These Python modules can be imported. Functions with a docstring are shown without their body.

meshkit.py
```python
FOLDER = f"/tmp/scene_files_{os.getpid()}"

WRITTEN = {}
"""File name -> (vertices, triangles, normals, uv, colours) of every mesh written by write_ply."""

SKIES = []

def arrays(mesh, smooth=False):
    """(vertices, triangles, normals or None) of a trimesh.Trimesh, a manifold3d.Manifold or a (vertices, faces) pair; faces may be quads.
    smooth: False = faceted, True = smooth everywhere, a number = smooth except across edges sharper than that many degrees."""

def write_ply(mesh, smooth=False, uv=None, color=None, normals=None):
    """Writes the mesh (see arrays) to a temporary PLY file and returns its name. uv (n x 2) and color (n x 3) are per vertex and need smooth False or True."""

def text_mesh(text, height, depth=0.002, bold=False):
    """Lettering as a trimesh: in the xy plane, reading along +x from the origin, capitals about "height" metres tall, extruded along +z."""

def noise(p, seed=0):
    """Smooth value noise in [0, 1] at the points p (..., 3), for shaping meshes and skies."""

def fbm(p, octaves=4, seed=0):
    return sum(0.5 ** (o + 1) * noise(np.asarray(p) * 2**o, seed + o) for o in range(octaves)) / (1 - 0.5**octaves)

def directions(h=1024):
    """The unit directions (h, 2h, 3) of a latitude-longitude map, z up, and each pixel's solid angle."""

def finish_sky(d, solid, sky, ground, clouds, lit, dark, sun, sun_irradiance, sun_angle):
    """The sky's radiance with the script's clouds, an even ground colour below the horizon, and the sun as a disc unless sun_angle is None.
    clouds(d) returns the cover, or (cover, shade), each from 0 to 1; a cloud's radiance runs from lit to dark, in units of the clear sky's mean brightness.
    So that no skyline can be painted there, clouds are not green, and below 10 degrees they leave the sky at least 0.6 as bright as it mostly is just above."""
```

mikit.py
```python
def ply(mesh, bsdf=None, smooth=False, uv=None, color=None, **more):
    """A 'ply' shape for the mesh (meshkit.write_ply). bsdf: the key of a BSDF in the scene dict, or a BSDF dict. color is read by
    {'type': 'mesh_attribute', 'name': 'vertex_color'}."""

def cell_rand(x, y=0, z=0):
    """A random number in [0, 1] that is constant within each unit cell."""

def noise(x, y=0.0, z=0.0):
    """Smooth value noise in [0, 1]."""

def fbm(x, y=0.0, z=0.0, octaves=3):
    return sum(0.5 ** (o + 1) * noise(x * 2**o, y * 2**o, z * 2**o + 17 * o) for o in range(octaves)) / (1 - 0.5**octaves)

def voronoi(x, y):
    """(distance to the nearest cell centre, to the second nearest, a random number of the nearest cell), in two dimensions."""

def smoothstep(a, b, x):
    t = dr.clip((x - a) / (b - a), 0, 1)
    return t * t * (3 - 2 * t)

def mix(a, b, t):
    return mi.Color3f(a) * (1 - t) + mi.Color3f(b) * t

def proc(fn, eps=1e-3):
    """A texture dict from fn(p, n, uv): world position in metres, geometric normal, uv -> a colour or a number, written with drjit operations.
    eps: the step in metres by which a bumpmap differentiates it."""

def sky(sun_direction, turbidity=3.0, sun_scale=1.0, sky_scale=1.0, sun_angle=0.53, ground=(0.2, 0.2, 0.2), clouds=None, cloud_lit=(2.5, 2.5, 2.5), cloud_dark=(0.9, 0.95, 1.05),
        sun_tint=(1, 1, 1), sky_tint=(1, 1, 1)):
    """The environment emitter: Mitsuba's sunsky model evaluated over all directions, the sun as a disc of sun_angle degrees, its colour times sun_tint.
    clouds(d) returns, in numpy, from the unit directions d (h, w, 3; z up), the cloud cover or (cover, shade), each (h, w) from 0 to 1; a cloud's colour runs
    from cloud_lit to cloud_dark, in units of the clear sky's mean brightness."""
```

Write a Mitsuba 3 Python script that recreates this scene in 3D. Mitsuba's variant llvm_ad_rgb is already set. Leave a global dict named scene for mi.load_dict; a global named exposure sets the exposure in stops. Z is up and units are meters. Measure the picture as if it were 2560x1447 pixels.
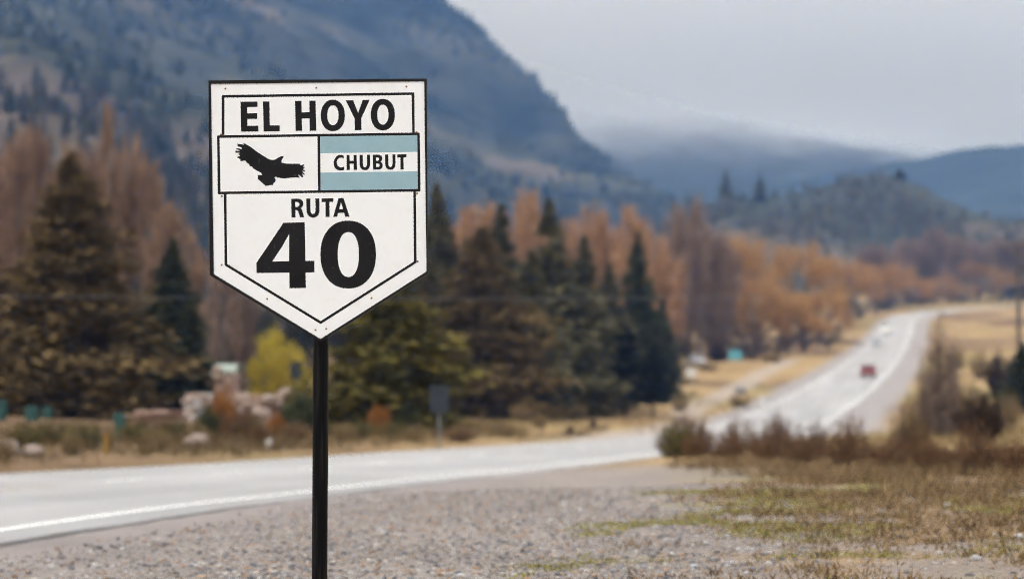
import math
import numpy as np, trimesh
import drjit as dr
import mitsuba as mi
import mikit, meshkit
from shapely.geometry import Polygon, LineString
from shapely.ops import unary_union
from scipy.interpolate import PchipInterpolator, RBFInterpolator

T = mi.ScalarTransform4f
scene, labels = {}, {}

# ------------------------------------------------------------------ camera, sky, exposure
F = 5000.0 / 2560.0            # focal length in picture widths
HC = 1.25                      # height of the lens above the gravel
FOCUS = 8.30
HORIZON = 900.0                # picture row (of 1447) of the true horizon
PITCH = math.atan((HORIZON - 723.5) / 5000.0)
scene['camera'] = dict(type='thinlens', fov=math.degrees(2 * math.atan(0.5 / F)), fov_axis='x',
                       to_world=T().look_at(origin=[0, 0, HC], target=[0, math.cos(PITCH), HC + math.sin(PITCH)], up=[0, 0, 1]),
                       aperture_radius=0.0175, focus_distance=FOCUS, near_clip=0.5, far_clip=30000.0,
                       medium=dict(type='ref', id='haze_medium'))
SUN = [-0.36, -0.46, 0.81]


def cloud_cover(d):
    n = meshkit.fbm(d * np.array([4.0, 4.0, 14.0]) + 5.3, 5, seed=3)
    n2 = meshkit.fbm(d * np.array([1.6, 1.6, 5.0]) + 1.7, 4, seed=8)
    gap = np.exp(-((d[..., 0] - 0.06) ** 2 / 0.018 + (d[..., 2] - 0.15) ** 2 / 0.010)) * (d[..., 1] > 0)      # thin place in the overcast over the pass
    shade = np.clip(0.42 + 0.9 * (n - 0.5) + 1.2 * (n2 - 0.5) - 0.45 * gap, 0, 1)
    return np.ones(d.shape[:2]), shade


scene['sky'] = mikit.sky(SUN, turbidity=3, sun_scale=0.26, sun_angle=14, sun_tint=(0.80, 0.93, 1.18), clouds=cloud_cover,
                         cloud_lit=(2.50, 2.62, 2.90), cloud_dark=(1.05, 1.17, 1.42))
exposure = 2.56
SIGMA = 0.000095
CLOUD_SCALE = 0.0045


# ------------------------------------------------------------------ helpers
def at(u, v, Y):
    """The point at distance Y whose place in the photograph (2560 x 1447) is u, v: used to survey the place."""
    a, b = (u - 1280.0) / 5000.0, -(v - 723.5) / 5000.0
    d = np.array([a, math.cos(PITCH) - b * math.sin(PITCH), math.sin(PITCH) + b * math.cos(PITCH)])
    return d * (Y / d[1]) + np.array([0, 0, HC])


def key_for(name):
    if name not in scene and name not in labels and not any(k.startswith(name + '__') for k in scene):
        return name
    i = 1
    while f'{name}_{i:03d}' in scene or f'{name}_{i:03d}' in labels:
        i += 1
    return f'{name}_{i:03d}'


def thing(name, label=None, cat=None, group=None, kind=None):
    key = key_for(name)
    d = {}
    if label: d['label'] = label
    if cat: d['category'] = cat
    if group: d['group'] = group
    if kind: d['kind'] = kind
    labels[key] = d
    return key


def part(parent, name, shape, label=None):
    key = key_for(parent + '__' + name)
    scene[key] = shape
    if label: labels[key] = {'label': label}
    return key


def put(name, shape, label=None, cat=None, group=None, kind=None):
    key = thing(name, label, cat, group, kind)
    scene[key] = shape
    return key


def mat(name, **kw):
    scene[name] = kw
    return name


def P(name, fn=None, rgb=None, rough=0.8, spec=0.3, two=True, **kw):
    base = mikit.proc(fn) if fn else {'type': 'rgb', 'value': list(rgb)}
    b = dict(type='principled', base_color=base, roughness=rough, specular=spec, **kw)
    scene[name] = dict(type='twosided', bsdf=b) if two else b
    return name


def vcol(name, rough=0.85, spec=0.2, trans=None):
    c = dict(type='mesh_attribute', name='vertex_color')
    if trans is None:
        scene[name] = dict(type='twosided', bsdf=dict(type='principled', base_color=c, roughness=rough, specular=spec))
    else:
        scene[name] = dict(type='principledthin', base_color=c, roughness=rough, diff_trans=trans, spec_trans=0.0)
    return name


def V3(c): return mi.Color3f(*c)


def cat_mesh(ms): return trimesh.util.concatenate(ms)


def box(sx, sy, sz, at_=(0, 0, 0)):
    m = trimesh.creation.box([sx, sy, sz]); m.apply_translation(at_); return m


def cyl(p0, p1, r0, r1=None, n=10):
    p0, p1 = np.asarray(p0, float), np.asarray(p1, float)
    r1 = r0 if r1 is None else r1
    z = (p1 - p0) / np.linalg.norm(p1 - p0)
    a = np.cross(z, [0, 0, 1] if abs(z[2]) < 0.9 else [1, 0, 0]); a /= np.linalg.norm(a); b = np.cross(z, a)
    ang = np.arange(n) * 2 * np.pi / n
    ring = np.cos(ang)[:, None] * a + np.sin(ang)[:, None] * b
    v = np.vstack([p0 + ring * r0, p1 + ring * r1, [p0], [p1]])
    i = np.arange(n); j = (i + 1) % n
    f = np.vstack([np.stack([i, j, j + n], 1), np.stack([i, j + n, i + n], 1), np.stack([j, i, i * 0 + 2 * n], 1), np.stack([i + n, j + n, i * 0 + 2 * n + 1], 1)])
    return trimesh.Trimesh(v, f, process=False)


def tube(points, radii, n=6):
    from_ = [cyl(points[i], points[i + 1], radii[i], radii[i + 1], n) for i in range(len(points) - 1)]
    return cat_mesh(from_)


def rock(r, seed, sub=2, squash=(1, 1, 0.7)):
    m = trimesh.creation.icosphere(subdivisions=sub, radius=1.0)
    v = m.vertices * (0.72 + 0.6 * meshkit.fbm(m.vertices * 1.3 + seed * 7.1, 3, seed=seed)[:, None])
    return trimesh.Trimesh(v * r * np.array(squash), m.faces, process=False)


def slivers(c, d, length, width, rng, colour, side=None):
    """Diamond-shaped faces (leaf sprays, twigs, blades) of direction d centred on c."""
    n = len(c)
    d = d / np.maximum(np.linalg.norm(d, axis=1, keepdims=True), 1e-9)
    s = rng.normal(size=(n, 3)) if side is None else side
    s = np.cross(d, s); s /= np.maximum(np.linalg.norm(s, axis=1, keepdims=True), 1e-9)
    L, W = np.broadcast_to(length, n)[:, None] / 2, np.broadcast_to(width, n)[:, None] / 2
    v = np.stack([c - d * L, c + s * W - d * L * 0.1, c + d * L, c - s * W + d * L * 0.1], 1).reshape(-1, 3)
    i = np.arange(n) * 4
    f = np.vstack([np.stack([i, i + 1, i + 2], 1), np.stack([i, i + 2, i + 3], 1)])
    return v, f, np.repeat(colour, 4, axis=0)


def join(parts):
    vs, fs, cs, o = [], [], [], 0
    for v, f, c in parts:
        vs.append(v); fs.append(f + o); cs.append(c); o += len(v)
    return np.vstack(vs), np.vstack(fs), np.vstack(cs)


# ------------------------------------------------------------------ the lie of the land
_ry = np.array([-60, 0, 19, 23.3, 28.6, 33, 41, 58, 80, 104, 130, 158, 200, 262, 380, 480, 540, 620, 700, 900, 3000.])
_rz = np.array([0.2, -0.22, -0.35, -0.41, -0.55, -0.66, -0.92, -1.39, -2.0, -2.6, -3.15, -3.3, -2.4, -0.2, 3.8, 8.3, 11.8, 16.5, 21.0, 34, 80.])
road_z = PchipInterpolator(_ry, _rz)
_cy = np.array([-60, 0, 50, 104, 158, 200, 262, 380, 480, 540, 580, 620, 660, 700, 740, 800.])
_cx = np.array([-27.6, -13.36, -1.46, 11.3, 21.5, 31.2, 45.5, 71, 92, 105, 116, 133, 160, 200, 260, 380.])
road_x = PchipInterpolator(_cy, _cx)


def road_lateral(x, y):
    """(signed distance right of the centre line, y of the nearest centre point), well enough for shaping the ground"""
    yc = np.clip(y, -60, 800)
    for _ in range(8):
        sl = road_x(yc, 1)
        w = 1 / (1 + sl * sl)
        d = (x - road_x(yc)) * sl + (y - yc)
        yc = np.clip(yc + d * w * 0.8, -60, 800)
    sl = road_x(yc, 1)
    off = ((x - road_x(yc)) - (y - yc) * sl) / np.sqrt(1 + sl * sl)
    return off, yc


def ground_z(x, y, bed=True):
    x, y = np.asarray(x, float), np.asarray(y, float)
    off, yc = road_lateral(x, y)
    a = np.abs(off)
    zr = road_z(np.where(y > 780, y, yc))
    rise = 0.03 * np.clip(a - 3.6, 0, 1e9)
    near = np.exp(-np.maximum(y - 10, 0) / 60)
    rise = np.where(off > 0, np.minimum(rise, 0.42 + 0.012 * np.maximum(a - 17, 0)) * np.clip((460 - y) / 120, -0.6, 1), np.minimum(rise, 1.6 + 0.01 * np.maximum(a - 57, 0)))
    p = np.stack([x, y, 0 * x], -1)
    bump = 0.10 * (meshkit.fbm(p * 0.25, 4, seed=11) - 0.5) * np.clip((a - 6) / 6, 0, 1)
    bump = bump + 0.9 * (meshkit.fbm(p * 0.02, 4, seed=12) - 0.5) * np.clip((a - 14) / 40, 0, 1) * np.clip((y - 30) / 60, 0, 1)
    bump = bump + 0.05 * (meshkit.fbm(p * 1.1, 3, seed=13) - 0.5) * np.clip((a - 5.2) / 2, 0, 1) * (y < 70)
    z = zr + rise + bump
    if bed:
        z = z - 0.16 * np.clip((4.9 - a) / 0.7, 0, 1) - 0.02 * np.clip((6.5 - a) / 2, 0, 1)
    return z


def grid_mesh(xs, ys, zfn):
    X, Y = np.meshgrid(xs, ys, indexing='ij')
    Z = zfn(X, Y)
    v = np.stack([X, Y, Z], -1).reshape(-1, 3)
    n, m = len(xs), len(ys)
    i, j = np.meshgrid(np.arange(n - 1), np.arange(m - 1), indexing='ij')
    a = (i * m + j).ravel()
    f = np.vstack([np.stack([a, a + m, a + m + 1], 1), np.stack([a, a + m + 1, a + 1], 1)])
    return trimesh.Trimesh(v, f, process=False)


def spread(edges, counts):
    out = [np.linspace(edges[i], edges[i + 1], counts[i], endpoint=False) for i in range(len(counts))]
    return np.concatenate(out + [[edges[-1]]])


GX = spread([-7000, -400, -80, -16, 12, 30, 140, 400, 7000], [12, 34, 70, 130, 56, 84, 26, 12])
GY = spread([-6000, -60, 6, 30, 70, 180, 420, 760, 9000], [8, 20, 120, 120, 115, 90, 56, 18])


TRACK = [(4.0, 88.0), (6.0, 104.0), (9.0, 122.0), (13.0, 146.0), (15.0, 172.0), (22.0, 205.0), (31.0, 250.0), (42.0, 300.0)]


def ground_colour(p, n, uv):
    x, y = p.x, p.y
    # gravel lot: everything on this side of the road, left of the turf margin
    fine = mikit.noise(x * 38, y * 38)
    fine2 = mikit.noise(x * 90 + 7, y * 90)
    mid = mikit.fbm(x * 1.3, y * 1.3, 0.0, 4)
    big = mikit.fbm(x * 0.11 + 3, y * 0.11, 1.0, 4)
    gravel = mikit.mix((0.12, 0.102, 0.092), (0.31, 0.268, 0.244), 0.45 * fine + 0.35 * fine2 + 0.5 * (mid - 0.35))
    dust = mikit.mix((0.175, 0.152, 0.145), (0.25, 0.218, 0.205), mid + 0.25 * (fine2 - 0.5))
    # distance to the near edge line of the road
    e = (x - 0.238 * y + 9.66) * 0.973
    wob = (mikit.fbm(x * 0.5, y * 0.5, 2.0, 3) - 0.5)
    lot = mikit.mix(dust, gravel, mikit.smoothstep(1.6, 3.4, e + 1.6 * wob))
    # turf margin on the right
    xb = dr.select(y < 20, -3.3 + 0.29 * y, 2.5 + 0.03 * (y - 20))
    turf_m = mikit.smoothstep(-0.5, 0.9, x - xb + 3.2 * wob + 1.2 * (mid - 0.5))
    patch = mikit.fbm(x * 0.9 + 11, y * 0.55, 3.0, 4)
    moss = mikit.mix((0.15, 0.140, 0.045), (0.29, 0.255, 0.095), fine)
    thatch = mikit.mix((0.11, 0.073, 0.046), (0.29, 0.205, 0.125), 0.6 * fine + 0.5 * mid)
    turf = mikit.mix(moss, thatch, mikit.smoothstep(0.36, 0.50, patch + 0.035 * (x - xb - 1.2)))
    bare = mikit.smoothstep(0.52, 0.60, mikit.fbm(x * 0.5 + 31, y * 0.32, 5.0, 4)) * (1 - 0.5 * mikit.smoothstep(22, 27, y))
    turf = mikit.mix(turf, gravel, bare * 0.7)
    near = mikit.mix(lot, turf, turf_m)
    # fields beyond
    straw = mikit.mix((0.17, 0.108, 0.052), (0.37, 0.26, 0.130), mikit.fbm(x * 0.22, y * 0.10, 4.0, 4) + 0.25 * (mid - 0.5))
    brown = mikit.mix((0.085, 0.056, 0.034), (0.19, 0.120, 0.070), mid)
    green = mikit.mix((0.17, 0.145, 0.058), (0.27, 0.225, 0.085), mid)
    glade = mikit.smoothstep(-9, -3, x + 0.02 * (y - 90)) * (1 - mikit.smoothstep(150, 190, y))
    field = mikit.mix(straw, brown, (1 - 0.8 * glade) * mikit.smoothstep(0.46, 0.60, mikit.fbm(x * 0.06 + 9, y * 0.045, 6.0, 4)))
    field = mikit.mix(field, green, 0.5 * mikit.smoothstep(0.54, 0.66, mikit.fbm(x * 0.05 + 40, y * 0.03, 7.0, 3)))
    field = mikit.mix(field, brown, 0.85 * mikit.smoothstep(-3.0, -11.0, x + 0.02 * (y - 90)))
    # gravel verges of the road and the dirt track in the field
    xc = mi.Float(float(_cx[0])) + (y - float(_cy[0])) * float((_cx[1] - _cx[0]) / (_cy[1] - _cy[0]))
    for k in range(1, len(_cy) - 1):
        turn = float((_cx[k + 1] - _cx[k]) / (_cy[k + 1] - _cy[k]) - (_cx[k] - _cx[k - 1]) / (_cy[k] - _cy[k - 1]))
        xc = xc + turn * dr.maximum(y - float(_cy[k]), 0)
    off = dr.abs(x - xc) * 0.97
    verge = mikit.mix((0.20, 0.180, 0.175), (0.31, 0.285, 0.275), mid + 0.3 * (fine - 0.5))
    field = mikit.mix(field, verge, (1 - mikit.smoothstep(6.8, 8.6, off + 1.5 * wob + dr.select(x < xc, mi.Float(1.6), mi.Float(0)))) * mikit.smoothstep(70, 130, y))
    tr = mi.Float(1e9)
    for (ax, ay), (bx, by) in zip(TRACK[:-1], TRACK[1:]):
        ex, ey = bx - ax, by - ay
        t = dr.clip(((x - ax) * ex + (y - ay) * ey) / (ex * ex + ey * ey), 0, 1)
        tr = dr.minimum(tr, dr.square(x - ax - t * ex) + dr.square(y - ay - t * ey))
    field = mikit.mix(field, mikit.mix((0.26, 0.215, 0.175), (0.37, 0.315, 0.27), mid), 0.8 * (1 - mikit.smoothstep(0.9, 2.0, dr.sqrt(tr) + 1.2 * wob)))
    far = mikit.smoothstep(46, 60, y) + mikit.smoothstep(32, 48, y) * dr.select(e > 0, mi.Float(1), mi.Float(0)) + dr.select(e < -6, mi.Float(1), mi.Float(0))
    return mikit.mix(near, field, dr.clip(far, 0, 1))


P('ground_mat', fn=ground_colour, rough=0.9, spec=0.15)
put('ground', mikit.ply(grid_mesh(GX, GY, ground_z), 'ground_mat', smooth=True), kind='structure')


# ------------------------------------------------------------------ road
def ribbon(d0, d1, y0, y1, lift, step=None, nd=1, wobble=None, skirt=0.0):
    ys = np.arange(y0, y1 + 1e-6, step or max(0.25, (y1 - y0) / 400.0))
    if len(ys) < 2: ys = np.array([y0, y1])
    sl = road_x(ys, 1); L = np.sqrt(1 + sl * sl)
    ds = np.linspace(d0, d1, nd + 1)
    rows = []
    for k, d in enumerate(ds):
        dd = d + (wobble(ys, d) if wobble is not None and k in (0, nd) else 0)
        rows.append(np.stack([road_x(ys) + dd / L, ys - dd * sl / L, road_z(ys) + lift - 0.012 * np.abs(dd)], -1))
    if skirt:
        lo = rows[0].copy(); lo[:, 2] -= skirt; hi = rows[-1].copy(); hi[:, 2] -= skirt
        rows = [lo] + rows + [hi]
    v = np.stack(rows, 1); n, m = v.shape[:2]
    i, j = np.meshgrid(np.arange(n - 1), np.arange(m - 1), indexing='ij')
    a = (i * m + j).ravel()
    f = np.vstack([np.stack([a, a + 1, a + m + 1], 1), np.stack([a, a + m + 1, a + m], 1)])
    return trimesh.Trimesh(v.reshape(-1, 3), f, process=False)


def road_colour(p, n, uv):
    g = mikit.noise(p.x * 45, p.y * 45)
    off = (p.x - 0.238 * p.y + 13.36) * 0.973
    s = p.y * 0.97
    band = mikit.fbm(off * 1.6, s * 0.05, 0.0, 4)
    patch = mikit.fbm(p.x * 0.35, p.y * 0.35, 1.0, 4)
    c = mikit.mix((0.25, 0.240, 0.232), (0.45, 0.434, 0.420), mikit.smoothstep(0.15, 0.95, 0.60 * band + 0.40 * patch + 0.15 * (g - 0.5)))
    return c


P('road_mat', fn=road_colour, rough=0.5, spec=0.5)
P('line_white', fn=lambda p, n, uv: mikit.mix((0.74, 0.72, 0.69), (0.86, 0.84, 0.81), mikit.fbm(p.x * 6, p.y * 6, 0.0, 3) + 0.2), rough=0.6)
P('line_yellow', fn=lambda p, n, uv: mikit.mix((0.55, 0.47, 0.36), (0.72, 0.60, 0.42), mikit.fbm(p.x * 6, p.y * 6, 0.0, 3)), rough=0.6)
rag = lambda ys, d: 0.16 * (meshkit.fbm(np.stack([ys * 1.1, 0 * ys + d, 0 * ys], -1), 4, seed=5) - 0.5) + 0.10 * (meshkit.noise(np.stack([ys * 5.0, 0 * ys + d, 0 * ys], -1), seed=6) - 0.5)
put('road', mikit.ply(ribbon(-4.0, 4.25, -60, 760, 0.0, step=0.6, nd=6, wobble=rag, skirt=0.12), 'road_mat', smooth=40), kind='structure')
part('road', 'edge_line', mikit.ply(ribbon(3.53, 3.67, -60, 740, 0.006, step=1.0), 'line_white'))
part('road', 'edge_line', mikit.ply(ribbon(-3.67, -3.53, -60, 740, 0.006, step=1.0), 'line_white'))
part('road', 'centre_line', mikit.ply(ribbon(-0.18, -0.06, -60, 29.3, 0.006, step=1.0), 'line_yellow'))
for k in range(34):
    y0 = 30.2 + 4.3 * k
    part('road', 'centre_dash', mikit.ply(ribbon(-0.07, 0.07, y0, y0 + 1.75, 0.006, step=0.5), 'line_white'))


# ------------------------------------------------------------------ mountains
def hill_mesh(ctrl, back, xs, ys, amp, freq, seed, smooth=0.0, nridge=0, reach=260.0, sink=0.0):
    rid = ctrl[:nridge]
    behind = [(u, v + 110, Y * 1.10) for u, v, Y in rid] + [(u, v + 260, Y * 1.25) for u, v, Y in rid]
    c = np.array([at(*q) for q in ctrl] + [at(*q) for q in behind] + [list(q) for q in back])
    rp = np.array([at(*q)[:2] for q in rid])
    rbf = RBFInterpolator(c[:, :2], c[:, 2], kernel='linear', smoothing=smooth)

    def z(X, Y):
        p = np.stack([X.ravel(), Y.ravel()], 1)
        h = rbf(p).reshape(X.shape)
        q = np.stack([X, Y, 0 * X], -1) * freq
        r = meshkit.fbm(q, 6, seed=seed)
        ridged = 1 - np.abs(2 * meshkit.fbm(q * 0.6 + 9, 4, seed=seed + 5) - 1)
        h = h - sink * np.clip((X - 0.02 * Y) / 60, 0, 1) * np.clip((1150 - Y) / 350, 0, 1)
        near = np.min(np.hypot(X[..., None] - rp[:, 0], Y[..., None] - rp[:, 1]), -1)
        crag = meshkit.fbm(np.stack([X, Y, 0 * X], -1) * freq * 7, 4, seed=seed + 9) - 0.5
        return h + crag * amp * 0.45 + (amp * (r - 0.5) + amp * 0.8 * (ridged - 0.75)) * (0.22 + 0.78 * np.clip(near / reach - 0.2, 0, 1))
    return grid_mesh(xs, ys, z), z


M1 = [(1110, 0, 2300), (1180, 55, 2250), (1225, 110, 2200), (1265, 150, 2170), (1310, 180, 2150), (1370, 235, 2100), (1420, 285, 2050), (1460, 330, 2000),
      (1490, 380, 1950), (1530, 425, 1900), (1570, 455, 1850), (1620, 475, 1800), (1720, 510, 1700), (1850, 560, 1650), (1000, -110, 2400), (850, -200, 2500), (500, -230, 2600), (0, -200, 2500), (-400, -150, 2300),
      (0, 300, 650), (0, 150, 950), (0, 0, 1350), (300, 0, 1600), (600, 0, 1950), (900, 0, 2200), (300, 300, 950), (600, 300, 1350), (900, 300, 1720), (1150, 300, 1950), (1300, 340, 1950),
      (450, 500, 700), (800, 500, 1100), (1100, 500, 1450), (1400, 500, 1700), (0, 500, 540), (-300, 470, 580), (-300, 200, 900), (-300, 0, 1400),
      (0, 745, 430), (500, 775, 520), (800, 770, 600), (1100, 780, 850), (1400, 780, 1050), (1700, 760, 1300), (-300, 745, 430)]
B1 = [(-900, 3000, 250), (-1500, 3000, 300), (-1500, 1500, 350), (-1000, 700, 120), (-600, 330, 5), (700, 1700, 20), (700, 3000, 20), (300, 3000, 30), (-200, 3100, 150)] + [(x, 330, -6) for x in range(-600, 701, 80) if x != -600]
mountain, mountain_z = hill_mesh(M1, B1, np.linspace(-1400, 700, 210), np.linspace(320, 3100, 230), 60, 0.004, 21, nridge=19, sink=60.0)


def hillside(p, n, uv):
    a = mikit.fbm(p.x * 0.012, p.y * 0.012, p.z * 0.012, 5)
    b = mikit.fbm(p.x * 0.0045 + 5, p.y * 0.0045, p.z * 0.006, 4)
    wood = mikit.mix((0.012, 0.017, 0.013), (0.064, 0.066, 0.046), mikit.smoothstep(0.25, 0.75, a))
    scree = mikit.mix((0.10, 0.075, 0.06), (0.22, 0.165, 0.125), mikit.fbm(p.x * 0.05, p.y * 0.05, p.z * 0.05, 3))
    low = (1 - mikit.smoothstep(90, 210, p.z)) * (1 - mikit.smoothstep(750, 1250, p.y))
    m = mikit.smoothstep(0.56, 0.72, 0.55 * a + 0.5 * b + 0.20 * low - 0.09)
    return mikit.mix(wood, scree, 0.8 * m)


P('hillside_mat', fn=hillside, rough=0.95, spec=0.1)
put('mountain', mikit.ply(mountain, 'hillside_mat', smooth=True), kind='structure')

M2 = [(1560, 560, 1500), (1650, 520, 1450), (1720, 505, 1300), (1815, 498, 1150), (1900, 503, 1130), (1990, 500, 1130), (2050, 492, 1130), (2090, 458, 1135), (2130, 440, 1140), (2170, 436, 1140),
      (2215, 440, 1140), (2260, 452, 1135), (2310, 470, 1125), (2350, 497, 1115), (2390, 520, 1110), (2470, 548, 1090), (2560, 562, 1060), (2750, 570, 1030), (3000, 590, 1010),
      (1600, 640, 1000), (1700, 600, 1000), (1900, 600, 980), (2100, 590, 1000), (2300, 600, 1000), (2500, 640, 960), (2800, 650, 940),
      (1600, 748, 860), (1900, 755, 850), (2200, 760, 850), (2560, 765, 850), (2900, 750, 850), (3200, 750, 850)]
B2 = [(100, 1450, 20), (160, 1450, 30), (220, 1450, 30), (300, 1400, 30), (80, 1800, 10), (450, 1400, 30), (190, 1280, 60), (260, 1260, 50), (60, 820, 18), (160, 800, 18), (300, 800, 18), (450, 800, 18), (-80, 900, 0), (-80, 1200, 0), (-80, 1600, 0), (0, 830, 6), (-40, 1000, 2), (-20, 1300, 5)]
foothill, foothill_z = hill_mesh(M2, B2, np.linspace(-60, 460, 170), np.linspace(800, 1700, 200), 9, 0.016, 31, nridge=19, reach=80)
P('foothill_mat', fn=lambda p, n, uv: mikit.mix(mikit.mix((0.026, 0.034, 0.030), (0.060, 0.064, 0.050), mikit.fbm(p.x * .03, p.y * .03, p.z * .03, 4)), (0.115, 0.092, 0.068),
                                                0.7 * mikit.smoothstep(0.5, 0.65, mikit.fbm(p.x * .015 + 3, p.y * .015, p.z * .03, 4))), rough=0.95, spec=0.1)
put('foothill', mikit.ply(foothill, 'foothill_mat', smooth=True), kind='structure')

M3 = [(1000, 40, 5400), (1200, 110, 5300), (1400, 180, 5200), (1600, 235, 5100), (1850, 295, 5000), (2050, 335, 5000), (2250, 368, 5000), (2400, 385, 5000), (2560, 392, 5000), (2800, 400, 5000),
      (1300, 520, 3600), (1700, 560, 3500), (2100, 580, 3500), (2560, 600, 3500), (2900, 600, 3500), (1600, 420, 4300), (2000, 450, 4200), (2400, 480, 4200)]
B3 = [(-300, 6400, 100), (500, 6400, 100), (1200, 6400, 100), (1900, 6400, 100)]
far, _ = hill_mesh(M3, B3, np.linspace(-200, 1900, 120), np.linspace(3300, 6400, 110), 60, 0.0016, 41, nridge=10, reach=500)
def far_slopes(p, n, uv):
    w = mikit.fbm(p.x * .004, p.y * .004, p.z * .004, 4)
    return mikit.mix(mikit.mix((0.03, 0.04, 0.04), (0.07, 0.08, 0.07), w), (0.56, 0.60, 0.68), mikit.smoothstep(400, 620, p.z + 200 * (w - 0.5)))  # cloud paleness put into the colour of the upper slopes, fading the ridge
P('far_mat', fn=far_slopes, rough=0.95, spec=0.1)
P('ridge_mat', fn=lambda p, n, uv: mikit.mix((0.02, 0.03, 0.034), (0.05, 0.06, 0.058), mikit.fbm(p.x * .006, p.y * .006, p.z * .006, 4)), rough=0.95, spec=0.1)
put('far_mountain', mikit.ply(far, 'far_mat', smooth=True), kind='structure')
M4 = [(1850, 500, 3000), (1960, 470, 3000), (2100, 440, 3000), (2250, 412, 3000), (2350, 392, 3000), (2430, 377, 3000), (2560, 366, 3000), (2750, 350, 3000), (3000, 350, 3000),
      (1800, 600, 2300), (2100, 600, 2200), (2560, 600, 2100), (2900, 600, 2100), (2200, 500, 2650), (2560, 470, 2600)]
B4 = [(300, 3400, 60), (700, 3500, 150), (1100, 3500, 150)]
range_, _ = hill_mesh(M4, B4, np.linspace(200, 1150, 110), np.linspace(2050, 3500, 110), 30, 0.003, 51, nridge=9, reach=300)
put('distant_ridge', mikit.ply(range_, 'ridge_mat', smooth=True), kind='structure')

# ------------------------------------------------------------------ haze
AIR = {'type': 'rgb', 'value': [0.94, 0.95, 0.97]}
scene['haze_medium'] = dict(type='homogeneous', albedo=AIR, sigma_t={'type': 'rgb', 'value': [SIGMA * 0.38, SIGMA * 0.88, SIGMA * 2.05]})
scene['haze'] = dict(type='cube', to_world=T().translate([0, 1500, 490]).scale([7400, 8000, 500]), bsdf=dict(type='null'), interior=dict(type='ref', id='haze_medium'))
labels['haze'] = dict(label='thin blue haze hanging in the valley air', category='haze', kind='stuff')
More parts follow.
